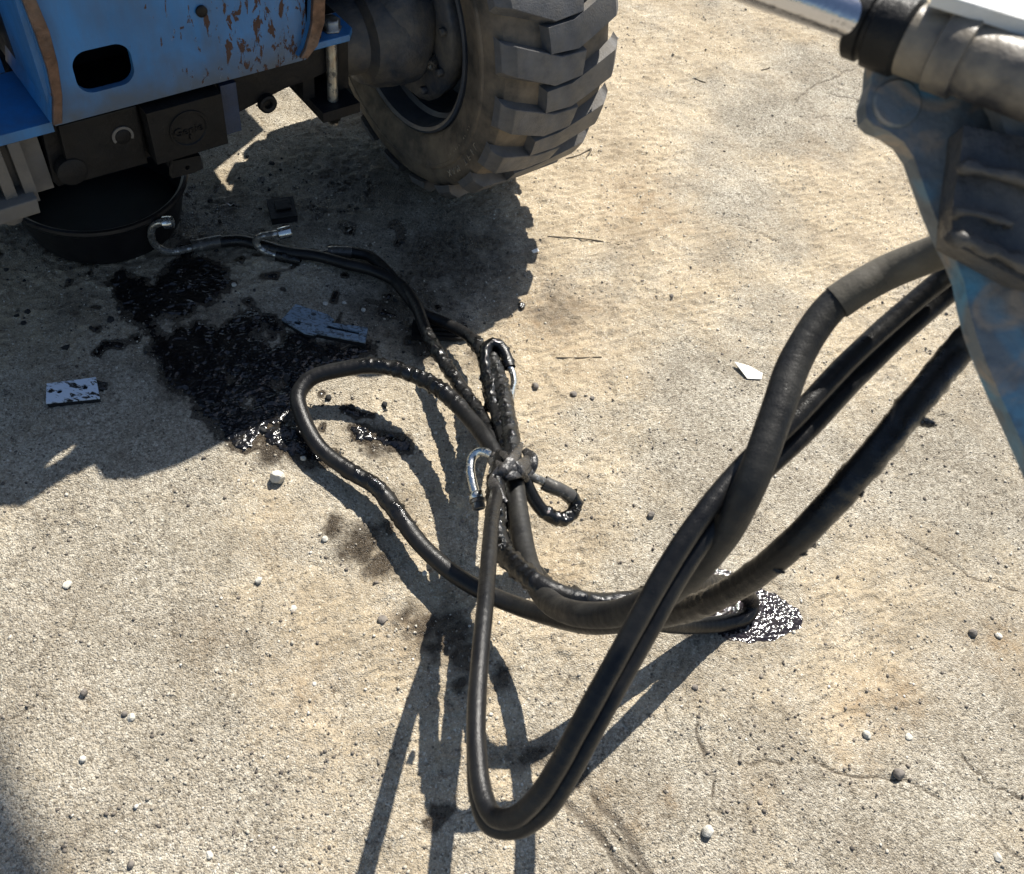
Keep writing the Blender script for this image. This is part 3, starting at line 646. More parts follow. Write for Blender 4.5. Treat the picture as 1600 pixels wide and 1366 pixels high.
# shell behind it
obj('chassis_shell', bm_mesh('chassis_shell', prism_bm([(-.905, bot + .003), (-.362, bot + .003), (-.362, .948), (.168, .957), (.168, 1.2), (-.23, 1.17), (-.45, .96), (-.905, .95)], -.04, .33, FR_SZ), .004), M['dark'], MC)
for s0, s1, z0, z1, nm in ((-.905, -.893, bot, .97, 'side_panel'), (-.374, -.362, bot, .95, 'side_panel')):
    box(nm, (s0, s1), (-OF + .0145, -.041), (z0, z1), M['blue2'], MC, 0)
box('floor_plate', (-.892, -.375), (-OF + .0145, -.041), (bot, bot + .01), M['dark'], MC, 0)
box('roof_plate', (-.892, -.455), (-OF + .0145, -.041), (.745, .758), M['dark'], MC, 0)
box('roof_riser', (-.4545, -.444), (-OF + .0145, -.041), (.745, .954), M['dark'], MC, 0)
box('roof_plate', (-.4545, .165), (-OF + .0145, -.041), (.955, .968), M['dark'], MC, 0)
# pipe seen through the slot
obj('inner_pipe', tube_me('inner_pipe', [(-.89, -.09, .655), (-.80, -.09, .655), (-.70, -.09, .66), (-.60, -.09, .66)], .010, 12, .02), M['navy'], MC)
# plugs and marks on the panel
pc = p(314, 17); obj('rubber_plug', lathe_me('rubber_plug', [(0, 0.0001), (0, .0115), (.004, .0115), (.006, .008), (.006, .0001)], (pc[0], -OF - .0005, pc[2]), (0, -1, 0), 20), M['black'], MC, True)
# left rib: curved steel gusset with a bare edge
OR = .222
le = [p(35, 0, OR), p(58, 60, OR), p(75, 110, OR), p(84, 155, OR), p(84, 197, OR)]; re = [p(98, 193, OR), p(98, 150, OR), p(91, 100, OR), p(78, 50, OR), p(57, 0, OR)]
up = [p(10, -60, OR), p(35, -60, OR)]
lp = [(v[0], v[2]) for v in le]; rp = [(v[0], v[2]) for v in re]
edge_poly = [(up[0][0], up[0][2])] + lp + rp + [(up[1][0], up[1][2])]
obj('gusset_edge', bm_mesh('gusset_edge', prism_bm(edge_poly, -OR, -OR + .010, FR_SZ), .0015, 1), M['strip'], MC)
obj('gusset', bm_mesh('gusset', prism_bm([(a - .0015, b) for a, b in edge_poly], -OR + .0105, .02, FR_SZ), 0), M['blue2'], MC)
# pale sticker on the gusset side
q0 = [p(43, 80, .12), p(50, 83, .12), p(54, 118, .12), p(46, 108, .12)]
sx = min(v[0] for v in lp and [(lp[1][0], 0)])
st_ = bmesh.new(); 
for (yy_, zz_) in ((-.13, .70), (-.10, .70), (-.10, .755), (-.13, .755)): st_.verts.new((-.934, yy_, zz_))
st_.verts.ensure_lookup_table(); st_.faces.new(st_.verts[:]); bmesh.ops.solidify(st_, geom=st_.faces[:], thickness=.002)
# recess left of the gusset, shelf and grille
box('recess_back', (-1.55, -.925), (0.0, .03), (.57, .96), M['blue2'], MC, .004)
box('shelf', (-1.55, -.907), (-OF + .01, 0.0), (.548, .569), M['blue2'], MC, .003)
obj('shelf_bolt', lathe_me('shelf_bolt', [(0, .017), (.010, .017), (.012, .013), (.012, .0001)], (-1.008, -.13, .569), (0, 0, 1), 6), M['bolt'], MC)
box('grille_back', (-1.40, -.935), (-OF + .045, 0.06), (.40, .547), M['grey'], MC, .004)
for s_ in (-1.145, -1.105, -1.062, -1.022, -.985):
    box('grille_bar', (s_ - .011, s_ + .011), (-OF + .012, -OF + .0445), (.405, .546), M['grey'], MC, .004)
obj('grille_foot', bm_mesh('grille_foot', prism_bm([(-1.40, .395), (-.985, .395), (-.982, .43), (-1.40, .425)], -OF - .012, .02, FR_SZ), .004), M['grey'], MC)
obj('drain_stub', lathe_me('drain_stub', [(0, .024), (.03, .026), (.05, .020), (.056, .008), (.056, .0001)], (-1.03, -.14, .394), (0, 0, -1), 20), M['grey'], MC, True)
# black cross beam below the panel
zb = .405
beam = [(-.935, .420), (-.928, .405), (-.60, .415), (-.54, .452), (-.40, .484), (-.33, .492), (-.26, .500), (-.26, bot - .004), (-.90, bot - .004), (-.925, .54)]
obj('cross_beam', bm_mesh('cross_beam', prism_bm(beam, -.165, .17, FR_SZ), .005), M['black'], MC)
a_, b_ = p(133, 186, .185), p(228, 250, .185)
obj('beam_plate', bm_mesh('beam_plate', prism_bm([(-.905, .418), (-.745, .414), (-.742, .553), (-.897, .553)], -.185, -.1655, FR_SZ), .003), M['black2'], MC)
# dusty cap on the beam end
pc = p(100, 275, .185); obj('beam_boss', lathe_me('beam_boss', [(-.02, .030), (.002, .030), (.005, .024), (.006, .0001)], (pc[0] + .018, -.186, pc[2] + .004), (0, -1, 0), 28), M['black2'], MC, True)
pc = p(192, 213, .187)
obj('beam_bolt', lathe_me('beam_bolt', [(0, .016), (.004, .016), (.006, .012), (.006, .0001)], (pc[0], -.1855, pc[2]), (0, -1, 0), 20), M['black'], MC, True)
hp = [(pc[0] + .022 * math.cos(a), pc[2] + .022 * math.sin(a)) for a in [math.radians(-30 + 12 * k) for k in range(21)]]
hpi = [(pc[0] + .0165 * math.cos(a), pc[2] + .0165 * math.sin(a)) for a in [math.radians(-30 + 12 * k) for k in range(21)]][::-1]
obj('worn_ring', bm_mesh('worn_ring', prism_bm(hp + hpi, -.1856, -.1886, FR_SZ), 0), M['grey'], MC)
# square cap with the round embossed badge
CO = .215
cq = [p(231, 177, CO), p(347, 147, CO), p(356, 226, CO), p(243, 257, CO)]
s0 = (cq[0][0] + cq[3][0]) / 2; s1 = (cq[1][0] + cq[2][0]) / 2; z1 = (cq[0][2] + cq[1][2]) / 2; z0 = (cq[2][2] + cq[3][2]) / 2
cap = box('square_cap', (s0, s1), (-CO, -.1653), (z0, z1), M['black2'], MC, .003)
cc = p(295, 201, CO); RB = .040
obj('round_badge', lathe_me('round_badge', [(-.002, RB + .003), (.0025, RB + .002), (.0025, RB - .002), (-.0005, RB - .004), (.0002, .0001)], (cc[0], -CO - .0006, cc[2]), (0, -1, 0), 48), M['black2'], cap, True)
def text_me(txt, size, ext):
    cu = bpy.data.curves.new('txt', 'FONT'); cu.body = txt; cu.size = size; cu.extrude = ext; cu.align_x = 'CENTER'; cu.align_y = 'CENTER'; cu.resolution_u = 3
    to = bpy.data.objects.new('txt', cu); COL.objects.link(to); dg = bpy.context.evaluated_depsgraph_get(); dg.update()
    me = bpy.data.meshes.new_from_object(to.evaluated_get(dg)); bpy.data.objects.remove(to); return me
me = text_me('Genie', .027, .0012); lt = obj('badge_lettering', me, M['black'], cap); lt.location = (cc[0] - .002, -CO - .0018, cc[2] - .003); lt.rotation_euler = (math.pi / 2, 0, 0)
box('badge_tick', (cc[0] - .0015, cc[0] + .0015), (-CO - .004, -CO - .0005), (cc[2] - .026, cc[2] - .013), M['black2'], cap, 0)
# lug below the cap
l0 = [p(271, 252, .20), p(313, 243, .20), p(318, 263, .20), p(304, 270, .20), p(269, 279, .20)]; lc = p(293, 262, .20)
obj('tab', bm_mesh('tab', prism_bm([(v[0], v[2]) for v in l0][::-1], -.20, -.185, FR_SZ, [circ(lc[0], lc[2], .0055, 14)]), 0), M['black2'], MC)
box('tab_block', (min(v[0] for v in l0) + .004, max(v[0] for v in l0) - .004), (-.1848, -.12), (.385, .425), M['black'], MC, .002)
# post right of the cap
q = [p(349, 131, .18), p(372, 126, .18), p(374, 205, .18), p(358, 212, .18)]
box('beam_post', (q[0][0] - .008, (q[1][0] + q[2][0]) / 2), (-.18, -.1655), (q[2][2], q[0][2] - .004), M['navy'], MC, .002)
# socket plug in the beam
pc = p(416, 160, .166); obj('socket_plug', lathe_me('socket_plug', [(0, .022), (.012, .021), (.014, .016), (.012, .010), (.004, .009), (.004, .0001)], (pc[0], -.1655, pc[2]), (0, -1, 0), 24), M['black2'], MC, True)
# right rib with slot + rusty edge, bolt flange and clamp
re2 = [p(492, -30, OR), p(490, 0, OR), p(488, 40, OR), p(478, 78, OR), p(470, 92, OR), p(481, 92, OR), p(497, 72, OR), p(508, 35, OR), p(508, 0, OR), p(508, -30, OR)]
ep = [(v[0], v[2]) for v in re2]
obj('end_gusset_edge', bm_mesh('end_gusset_edge', prism_bm(ep, -OR, -OR + .010, FR_SZ), .0015, 1), M['strip'], MC)
obj('end_gusset', bm_mesh('end_gusset', prism_bm([(a - .001, b) for a, b in ep], -OR + .0105, -OF - .0005, FR_SZ), 0), M['blue2'], MC)
box('end_post', (-.355, -.325), (-.20, .10), (.60, .95), M['black'], MC, .003)
fl = [p(505, 82, .22), p(548, 70, .22), p(546, 58, .18), p(530, 45, .14)]
obj('bolt_flange', bm_mesh('bolt_flange', prism_bm([(-.365, -.213), (-.262, -.213), (-.242, -.19), (-.242, -.12), (-.36, -.12)], .590, .606, FR_XY), .003), M['blue2'], MC)
BX, BY = -.287, -.175
b1 = obj('clamp_bolt', lathe_me('clamp_bolt', [(.366, .0001), (.366, .0125), (.606, .0125)], (BX, BY, 0), (0, 0, 1), 20), M['bolt'], MC, True)
obj('bolt_head', lathe_me('bolt_head', [(.6065, .025), (.6075, .0255), (.610, .0255), (.6105, .022), (.627, .022), (.630, .018), (.630, .0001)], (BX, BY, 0), (0, 0, 1), 6), M['bolt'], b1)
obj('nut', lathe_me('nut', [(.4035, .022), (.384, .022), (.382, .017), (.372, .014), (.368, .0001)], (BX, BY, 0), (0, 0, 1), 6), M['black2'], b1)
box('clamp_block', (-.335, -.236), (-.213, .02), (.404, .430), M['black'], MC, .003)
for s_ in (-.335, -.244):
    box('clamp_cheek', (s_ - .015, s_ + .015), (-.150, .03), (.4305, .589), M['black2'], MC, .003)
# axle, knuckle, hub
zx = .465
obj('axle_tube', lathe_me('axle_tube', [(-1.2, .07), (-.30, .07), (-.235, .082), (-.20, .090), (-.135, .098), (-.125, .125), (-.10, .135), (-.06, .148), (.0, .150), (.02, .140), (.03, .10), (.20, .095)], (0, 0, zx), (1, 0, 0), 40, wob=.02), M['axle'], MC, True)
kn = bmesh.new(); bmesh.ops.create_icosphere(kn, subdivisions=3, radius=1)
for v in kn.verts:
    v.co = Vector((v.co.x * .11 - .02, v.co.y * .15 - .0, v.co.z * .16 + zx + .03)) 
    k_ = float(vnoise(np.array([v.co.x * 18]), np.array([v.co.y * 18]), np.array([v.co.z * 18]), 5)[0]); v.co += Vector((k_, k_, k_)) * .008
obj('steering_knuckle', bm_mesh('steering_knuckle', kn), M['axle'], MC, True)
obj('steering_arm', bm_mesh('steering_arm', prism_bm([(-.13, .66), (-.02, .64), (-.06, .52), (-.115, .44), (-.12, .36), (-.06, .30), (.02, .285), (.03, .33), (-.05, .38), (-.07, .45), (-.03, .56), (.03, .66)][::-1] , .085, .125, lambda a, b, c: (c, a, b)), .008), M['axle'], MC)
obj('port_fitting', lathe_me('port_fitting', [(0, .02), (.03, .02), (.031, .012), (.06, .012), (.061, .016), (.075, .016), (.076, .008), (.07, .0001)], (.07, -.10, .44), (-.75, -.6, -.25), 14), M['ferrule'], MC, True)
obj('brake_hub', lathe_me('brake_hub', [(.035, .10), (.035, .185), (.045, .20), (.075, .20), (.09, .18), (.20, .17)], (0, 0, zx), (1, 0, 0), 26, wob=.03), M['axle'], MC)
for k in range(10):
    a = math.radians(18 + 36 * k); box_ = lathe_me('hub_bolt', [(0, .011), (.014, .011), (.016, .008), (.016, .0001)], (.034, .175 * math.cos(a), zx + .175 * math.sin(a)), (-1, 0, 0), 6)
    obj('hub_bolt', box_, M['axle'], MC)
# wheel
WH = bpy.data.objects.new('wheel', None); COL.objects.link(WH); WH.parent = MC; WH.location = (0, 0, 0)
RM = lathe_me('rim', [(.028, .284), (.016, .283), (.013, .277), (.018, .268), (.040, .262), (.075, .258), (.085, .247), (.20, .243), (.215, .225), (.222, .16), (.222, .05)], (0, 0, zx), (1, 0, 0), 96)
obj('rim', RM, M['rim'], WH, True)
RM2 = lathe_me('rim_outer', [(.222, .05), (.23, .2), (.25, .24), (TW - .03, .255), (TW - .014, .277), (TW - .028, .284)], (0, 0, zx), (1, 0, 0), 64)
tp = [(.030, .282), (.018, .290), (.012, .300), (.006, .330), (.001, .355), (.000, .362), (-.003, .364), (-.002, .372), (.002, .376), (.004, .395), (.012, .415), (.024, .428), (.05, .434), (.12, .438), (TW / 2, .439)]
tprof = tp + [(TW - a, r) for a, r in tp[::-1][1:]]
TY = obj('tyre', lathe_me('tyre', tprof, (0, 0, zx), (1, 0, 0), 144), M['tyre'], WH, True)
obj('outer_rim', RM2, M['rim'], WH, True)
TR, TB = .465, .430
def lug_me(side, seed):
    pl = [(.004, -.008), (.012, .0), (.165, .058), (.245, .060), (.238, .122), (.150, .128), (.012, .072), (.004, .066)]
    cx = sum(q[0] for q in pl) / len(pl); cy = .060
    def place(s_, arc, r):
        if s_ < .03: r = r - (.03 - s_) * (.9 if r > .45 else .3)
        if side: s_ = TW - s_
        th = (arc - cy) / TR
        return (s_, r * math.sin(th), -r * math.cos(th))
    bm = bmesh.new(); bm.faces.new([bm.verts.new((a_, b_, 0)) for a_, b_ in pl])
    for k in range(1, 14):
        bmesh.ops.bisect_plane(bm, geom=bm.verts[:] + bm.edges[:] + bm.faces[:], plane_co=(0, -.008 + .010 * k, 0), plane_no=(0, 1, 0), dist=1e-6)
    for k in (.03, .08, .13, .18, .23):
        bmesh.ops.bisect_plane(bm, geom=bm.verts[:] + bm.edges[:] + bm.faces[:], plane_co=(k, 0, 0), plane_no=(1, 0, 0), dist=1e-6)
    ext = bmesh.ops.extrude_face_region(bm, geom=bm.faces[:], use_keep_orig=False)
    up = set(g for g in ext['geom'] if isinstance(g, bmesh.types.BMVert))
    rg = random.Random(seed)
    for v in bm.verts:
        a_, b_ = v.co.x, v.co.y; mid = .033 + .36 * min(max(a_ - .02, 0), .15) if a_ < .2 else .088
        if v in up:
            j = .0010 * (rg.random() - .5)
            v.co = place(max(cx + (a_ - cx) * .975 + j, .004) if a_ > .02 else max(a_, .004), mid + (b_ - mid) * .94 + j, TR)
        else:
            v.co = place(max(cx + (a_ - cx) * 1.03, -.002), mid + (b_ - mid) * 1.22, TB)
    bmesh.ops.recalc_face_normals(bm, faces=bm.faces); bm.normal_update()
    es = [e for e in bm.edges if len(e.link_faces) == 2 and e.calc_face_angle(0) > .6 and all(v in up for v in e.verts)]
    bmesh.ops.bevel(bm, geom=es, offset=.005, segments=3, affect='EDGES', clamp_overlap=True)
    me = bm_mesh('tread_lug', bm); me.polygons.foreach_set('use_smooth', [True] * len(me.polygons)); me.set_sharp_from_angle(angle=math.radians(30)); return me
lugs = [lug_me(0, 1), lug_me(1, 2)]
NL = 20; PH = math.radians(4)
for side in (0, 1):
    for k in range(NL):
        o = bpy.data.objects.new('tread_lug', lugs[side]); COL.objects.link(o); o.parent = TY
        if not lugs[side].materials: lugs[side].materials.append(M['lug'])
        a = PH + (k + .5 * side) * 2 * math.pi / NL
        o.location = (0, 0, zx); o.rotation_euler = (a, 0, 0)
# raised lettering on the sidewall, letter by letter along the arc
def arc_text(txt, rad, a0, da, size):
    out = bmesh.new()
    for i, chh in enumerate(txt):
        if chh == ' ': continue
        me = text_me(chh, size, .0012); a = a0 + da * i
        # letter plane faces -x, its up points away from the axle
        R = Matrix(((0, 0, -1), (math.cos(a), -math.sin(a), 0), (math.sin(a), math.cos(a), 0)))  # columns: right, up, normal
        right = Vector((0, math.sin(a), -math.cos(a))); upv = Vector((0, math.cos(a), math.sin(a))); nrm = Vector((-1, 0, 0))
        for v in me.vertices:
            v.co = Vector((.0025, 0, zx)) + upv * (rad + v.co.y) + right * v.co.x + nrm * v.co.z
        out.from_mesh(me); bpy.data.meshes.remove(me)
    return out
bm = arc_text('LIFT MAX', .392, math.radians(200), math.radians(3.6), .024)
bm2 = arc_text('16 PR  0000 KG', .352, math.radians(196), math.radians(1.9), .010)
me = bpy.data.meshes.new('t2'); bm2.to_mesh(me); bm.from_mesh(me)
tag(obj('sidewall_lettering', bm_mesh('sidewall_lettering', bm), M['letter'], WH), kind='stuff')
# rear body and boom overhead (they stand behind and above, and throw the shade)
box('sun_block_box', (-.355, -.02), (.17, .335), (.64, .95), M['dark'], MC, .004)  # added box out of view, stops a stray sun patch under the chassis
box('rear_body', (-1.9, .20), (.56, 1.5), (.62, 1.75), M['blue2'], MC, .01)
box('rear_axle_beam', (-1.9, -.1), (.30, .56), (.50, .75), M['dark'], MC, .01)
box('left_body', (-2.3, -1.56), (-.17, .55), (.45, .97), M['blue2'], MC, .01)
# boom high above: its soft shadow reaches the corner nearest the camera
bs = G(0, 1366); tt = 6.0 / math.sin(SUN_EL); 
def sunup(px, py, z): g = G(px, py); return np.array(g) + np.array(SD) * (z / SD.z)
def to_local(P):
    d = np.array(P) - WC; return (float(d @ U3), float(-(d @ N3)), float(d[2]))
q1, q2 = to_local(sunup(-40, 1085, 6.0)), to_local(sunup(120, 1420, 6.0))
dv = np.array(q2) - np.array(q1); dv[2] = 0; dv /= np.linalg.norm(dv); pv = np.array([dv[1], -dv[0], 0])
g_in = np.array(to_local(sunup(-300, 1500, 6.0))) - np.array(q1)
if g_in @ pv < 0: pv = -pv
c1 = np.array(q1) - dv * .25; c2 = np.array(q2) + dv * 2.5
bmm = bmesh.new(); vs = []
for z in (6.0, 6.45):
    for c_ in (c1, c2, c2 + pv * .45, c1 + pv * .45): vs.append(bmm.verts.new((c_[0], c_[1], z)))
for f in ((3, 2, 1, 0), (4, 5, 6, 7), (0, 1, 5, 4), (1, 2, 6, 5), (2, 3, 7, 6), (3, 0, 4, 7)): bmm.faces.new([vs[i] for i in f])
obj('boom', bm_mesh('boom', bmm, .02), M['blue2'], MC)

# ================================================================== DRAIN PAN
PC = WC + U3 * (-.775) + N3 * (-.185)
dp = empty('drain_pan', (PC[0], PC[1], 0)); tag(dp, 'round black plastic drain pan on the ground under the chassis beam', 'drain pan')
obj('tub', lathe_me('tub', [(.008, .0001), (.004, .175), (.008, .186), (.03, .194), (.118, .214), (.124, .222), (.134, .226), (.142, .224), (.144, .218), (.138, .210), (.03, .184), (.022, .172), (.020, .0001)], (0, 0, 0), (0, 0, 1), 72), M['pan'], dp, True)
obj('waste_oil', lathe_me('waste_oil', [(.040, .183), (.0402, .0001)], (0, 0, 0), (0, 0, 1), 48), M['pan'], dp)

# ================================================================== HOSES
def path(lst):      # (px, py, height[, radius factor])
    return [tuple(G(a[0], a[1], a[2])) + ((a[3],) if len(a) > 3 else (1.0,)) for a in lst]
def hose(name, label, lst, r, mat, lump=None, seed=1, cat='hose', n=20):
    root = empty(name, tuple(G(lst[0][0], lst[0][1])), 0); tag(root, label, cat, 'hydraulic hoses')
    pts = path(lst); o3 = np.array(root.location)
    pts = [(q[0] - o3[0], q[1] - o3[1], q[2] - o3[2], q[3]) for q in pts]
    ob = obj('rubber_hose', tube_me('rubber_hose', pts, r, n, .0045, lump, seed), mat, root)
    return root, o3
def sub_tube(root, o3, name, lst, r, mat, lump=None, seed=3, parent=None, n=16, step=.004):
    pts = [(q[0] - o3[0], q[1] - o3[1], q[2] - o3[2], q[3]) for q in path(lst)]
    return obj(name, tube_me(name, pts, r, n, step, lump, seed), mat, parent or root)
def ring_at(root, o3, name, a, b, prof, mat, n=24):
    A = G(*a) - o3; B = G(*b) - o3; d = (B - A) / np.linalg.norm(B - A)
    return obj(name, lathe_me(name, prof, A, d, n), mat, root, n > 8)

RH = .0165
# 1 main dusty hose from the arm, down through the tie
main, o3 = hose('hydraulic_hose', 'thick dusty hose arching highest from the arm bracket with a tan sleeve',
    [(1660, 310, 1.24), (1560, 355, 1.15), (1480, 388, 1.09), (1390, 424, 1.04), (1305, 474, 1.00), (1245, 560, .96), (1212, 650, .93), (1175, 750, .89), (1130, 835, .82), (1080, 895, .74), (1020, 938, .64),
     (955, 960, .55), (895, 958, .47), (856, 938, .39), (832, 900, .33), (818, 850, .285), (810, 800, .255), (803, 745, .235), (798, 690, .205), (790, 640, .17), (778, 590, .13), (764, 548, .105)], .0195, M['hose_main'],
    [(.80, .99, 1.1)], 1)
sub_tube(main, o3, 'tan_stretch', [(1560, 355, 1.15), (1480, 388, 1.09), (1390, 424, 1.04), (1340, 451, 1.018), (1307, 473, 1.001)], .0212, M['stretch'], parent=main)  # lighter tan stretch of the hose, slightly thicker
# 2 right hose: arm -> ground bundle -> left loop -> tie
right, o3r = hose('hydraulic_hose', 'long black hose from the arm sweeping into the wide loop at left',
    [(1680, 360, 1.22), (1600, 425, 1.12), (1548, 495, 1.04), (1500, 545, .99), (1430, 630, .95), (1370, 705, .91), (1300, 785, .85), (1240, 848, .79), (1170, 905, .69), (1100, 943, .58), (1040, 962, .47), (980, 972, .36),
     (915, 975, .25), (855, 962, .16), (800, 944, .10), (750, 922, .075), (700, 890, .065), (655, 848, .06), (620, 800, .055), (590, 763, .05), (545, 735, .045), (500, 700, .045), (474, 655, .055), (466, 618, .065), (485, 592, .075),
     (530, 578, .09), (585, 572, .105), (640, 584, .12), (690, 610, .14), (730, 650, .16), (765, 695, .20), (785, 735, .225)], .0182, M['hose_dark'],
    [(.10, .17, .7), (.24, .30, .6), (.60, .66, 1.0), (.82, .90, 1.5)], 2)
# 3 twin hose: hangs in the U and goes back up to the arm
twin, o3t = hose('twin_hose', 'flat twin hose hanging in a U shape nearest the camera',
    [(1640, 330, 1.20), (1550, 382, 1.10), (1480, 430, 1.03), (1400, 496, .98), (1320, 570, .94), (1240, 655, .905), (1165, 725, .875), (1092, 812, .845), (1042, 888, .81), (997, 968, .77), (952, 1050, .73), (907, 1132, .69), (870, 1200, .65), (838, 1248, .615), (802, 1278, .58), (772, 1276, .555), (755, 1244, .54),
     (746, 1180, .53), (745, 1110, .52), (750, 1030, .505), (757, 950, .48), (763, 880, .43), (768, 815, .37), (778, 765, .30)], .0128, M['hose_dark'],
    [(.80, .97, .2)], 3, n=18)
pts = [(1655, 350, 1.18), (1566, 400, 1.08), (1497, 447, 1.01), (1418, 514, .96), (1340, 589, .92), (1262, 672, .885), (1187, 742, .855), (1113, 825, .825), (1060, 900, .79), (1016, 980, .75), (970, 1062, .71), (925, 1144, .67), (887, 1214, .63), (854, 1264, .595), (808, 1294, .555), (766, 1288, .53), (748, 1246, .515),
       (744, 1182, .502), (744, 1112, .495), (750, 1030, .48), (758, 950, .457), (764, 880, .408), (769, 815, .348), (779, 765, .285)]
sub_tube(twin, o3t, 'rubber_hose', pts, .0128, M['hose_dark'], None, 7, n=18)
# 4 oily hose: tie -> bend in the puddle -> back
loop, o3l = hose('hydraulic_hose', 'oil soaked hose whose sharp bend rests in the puddle on the right',
    [(784, 715, .235), (775, 765, .28), (775, 815, .285), (788, 862, .31), (822, 898, .365), (868, 926, .385), (930, 942, .365), (1000, 936, .35), (1065, 916, .30), (1120, 912, .20), (1155, 922, .10), (1174, 944, .03), (1168, 962, .018), (1135, 973, .022), (1090, 978, .05), (1045, 976, .11), (990, 966, .19), (930, 952, .26), (870, 932, .28), (835, 898, .26), (815, 850, .245), (800, 790, .23), (792, 730, .22)],
    .0172, M['hose_oily'], [(.02, .32, 1.5), (.40, .55, .5), (.80, .98, 1.0)], 4)
# 5 hose running to the machine with an upturned silver elbow by the pan
h5, o35 = hose('hydraulic_hose', 'black hose ending in an upturned silver elbow beside the drain pan',
    [(345, 378, .020), (375, 376, .022), (410, 384, .022), (450, 394, .022), (495, 400, .024), (540, 412, .026), (585, 424, .028), (625, 445, .034), (650, 478, .045), (667, 520, .06), (695, 568, .085), (725, 612, .11), (752, 652, .14), (772, 690, .175), (788, 725, .20), (786, 780, .225), (790, 820, .235)],
    .0155, M['hose_dark'], [(.52, .78, 1.5), (.02, .10, .5)], 5)
sub_tube(h5, o35, 'ferrule', [(300, 386, .017), (322, 381, .018), (348, 377, .020)], .0165, M['ferrule'], [(0, 1, .5)])
sub_tube(h5, o35, 'elbow_tube', [(312, 383, .017), (285, 391, .016), (262, 393, .018), (244, 384, .04), (236, 368, .085), (239, 354, .115), (250, 348, .13), (262, 347.5, .135)], .0092, M['steel_oily'])
ring_at(h5, o35, 'swivel_nut', (256, 348, .134), (272, 346.5, .139), [(0, .012), (0, .0155), (.014, .0155), (.016, .0145), (.022, .0145), (.022, .010), (.010, .009), (.010, .0001)], M['steel'], 20)
# 6 shorter hose with hooked fitting
h6, o36 = hose('hydraulic_hose', 'second black hose toward the machine with a short crimped end',
    [(548, 394, .022), (575, 400, .024), (605, 425, .03), (632, 458, .035), (660, 490, .04), (695, 505, .05), (728, 522, .07), (750, 545, .095), (762, 580, .12), (770, 620, .15), (782, 665, .18), (793, 710, .21), (806, 770, .24), (815, 830, .25), (822, 880, .26)],
    .0150, M['hose_dark'], [(.40, .98, 1.6)], 6)
sub_tube(h6, o36, 'ferrule', [(513, 394, .018), (530, 393.5, .019), (551, 395, .022)], .0155, M['ferrule'], [(0, 1, .5)])
sub_tube(h6, o36, 'thin_tube', [(490, 397, .012), (513, 395, .018)], .008, M['steel_oily'])
# 7 hook-shaped tube lying across hose near the machine
h7, o37 = hose('hydraulic_fitting', 'hooked metal fitting with open end lying across the black hose', [(470, 408, .012), (452, 404, .014), (432, 399, .016)], .013, M['hose_dark'], [(0, 1, 1.5)], 8, 'fitting', 16)
sub_tube(h7, o37, 'hook_tube', [(434, 399, .016), (418, 394, .018), (404, 386, .030), (400, 376, .048), (408, 370, .062), (424, 367, .068), (440, 364, .07)], .0098, M['steel_oily'])
ring_at(h7, o37, 'socket', (434, 366, .069), (457, 361, .073), [(0, .011), (.002, .015), (.018, .0165), (.034, .0165), (.034, .011), (.012, .0095), (.012, .0001)], M['steel'], 22)
# 8 hose with the bent tube on the right of the bundle top
h8, o38 = hose('hydraulic_hose', 'short oily hose curling over the bundle top into a bright tube',
    [(768, 640, .12), (762, 600, .125), (758, 565, .13), (764, 540, .135), (778, 538, .135), (790, 555, .13), (797, 575, .125)], .0135, M['hose_oily'], [(0, .95, 1.3)], 9)
sub_tube(h8, o38, 'bright_tube', [(795, 570, .127), (801, 583, .123), (803, 598, .125), (800, 612, .135), (797, 632, .15), (796, 660, .17)], .0082, M['steel'])
# 9 curled hose with ferrule at the right of the tie
h9, o39 = hose('hydraulic_hose', 'short hose curled back on itself right of the tie with clotted grease',
    [(812, 720, .215), (820, 750, .20), (833, 778, .175), (852, 802, .155), (874, 811, .14), (893, 803, .14), (899, 787, .15), (890, 772, .165)], .0140, M['hose_oily'], [(.5, 1, 1.6)], 10)
sub_tube(h9, o39, 'ferrule', [(892, 776, .163), (880, 768, .175), (862, 760, .185), (850, 754, .19)], .0150, M['ferrule'], [(0, 1, .8)])
sub_tube(h9, o39, 'rigid_tube', [(854, 755, .19), (838, 748, .20), (820, 741, .21), (800, 738, .22)], .0095, M['steel_oily'])
# 10 silver hook with hex nut, left of the tie
h10, o310 = hose('hydraulic_fitting', 'shiny silver hooked tube with hex nut left of the tie', [(790, 722, .225), (776, 716, .22), (772, 714, .218)], .011, M['ferrule'], [(0, 1, 1)], 11, 'fitting', 16)
sub_tube(h10, o310, 'silver_tube', [(776, 716, .22), (762, 708, .215), (748, 706, .205), (738, 715, .195), (735, 733, .19), (738, 752, .185), (743, 772, .18)], .0095, M['steel'], n=20)
ring_at(h10, o310, 'hex_nut', (743, 770, .18), (748, 795, .172), [(0, .0115), (0, .0165), (.014, .0165), (.0145, .0115)], M['steel'], 6)
ring_at(h10, o310, 'collar', (746, 782, .177), (750, 800, .170), [(-.002, .010), (-.002, .0165), (.004, .0165), (.005, .0135), (.018, .0135), (.019, .011), (.010, .009), (.010, .0001)], M['ferrule'], 20)
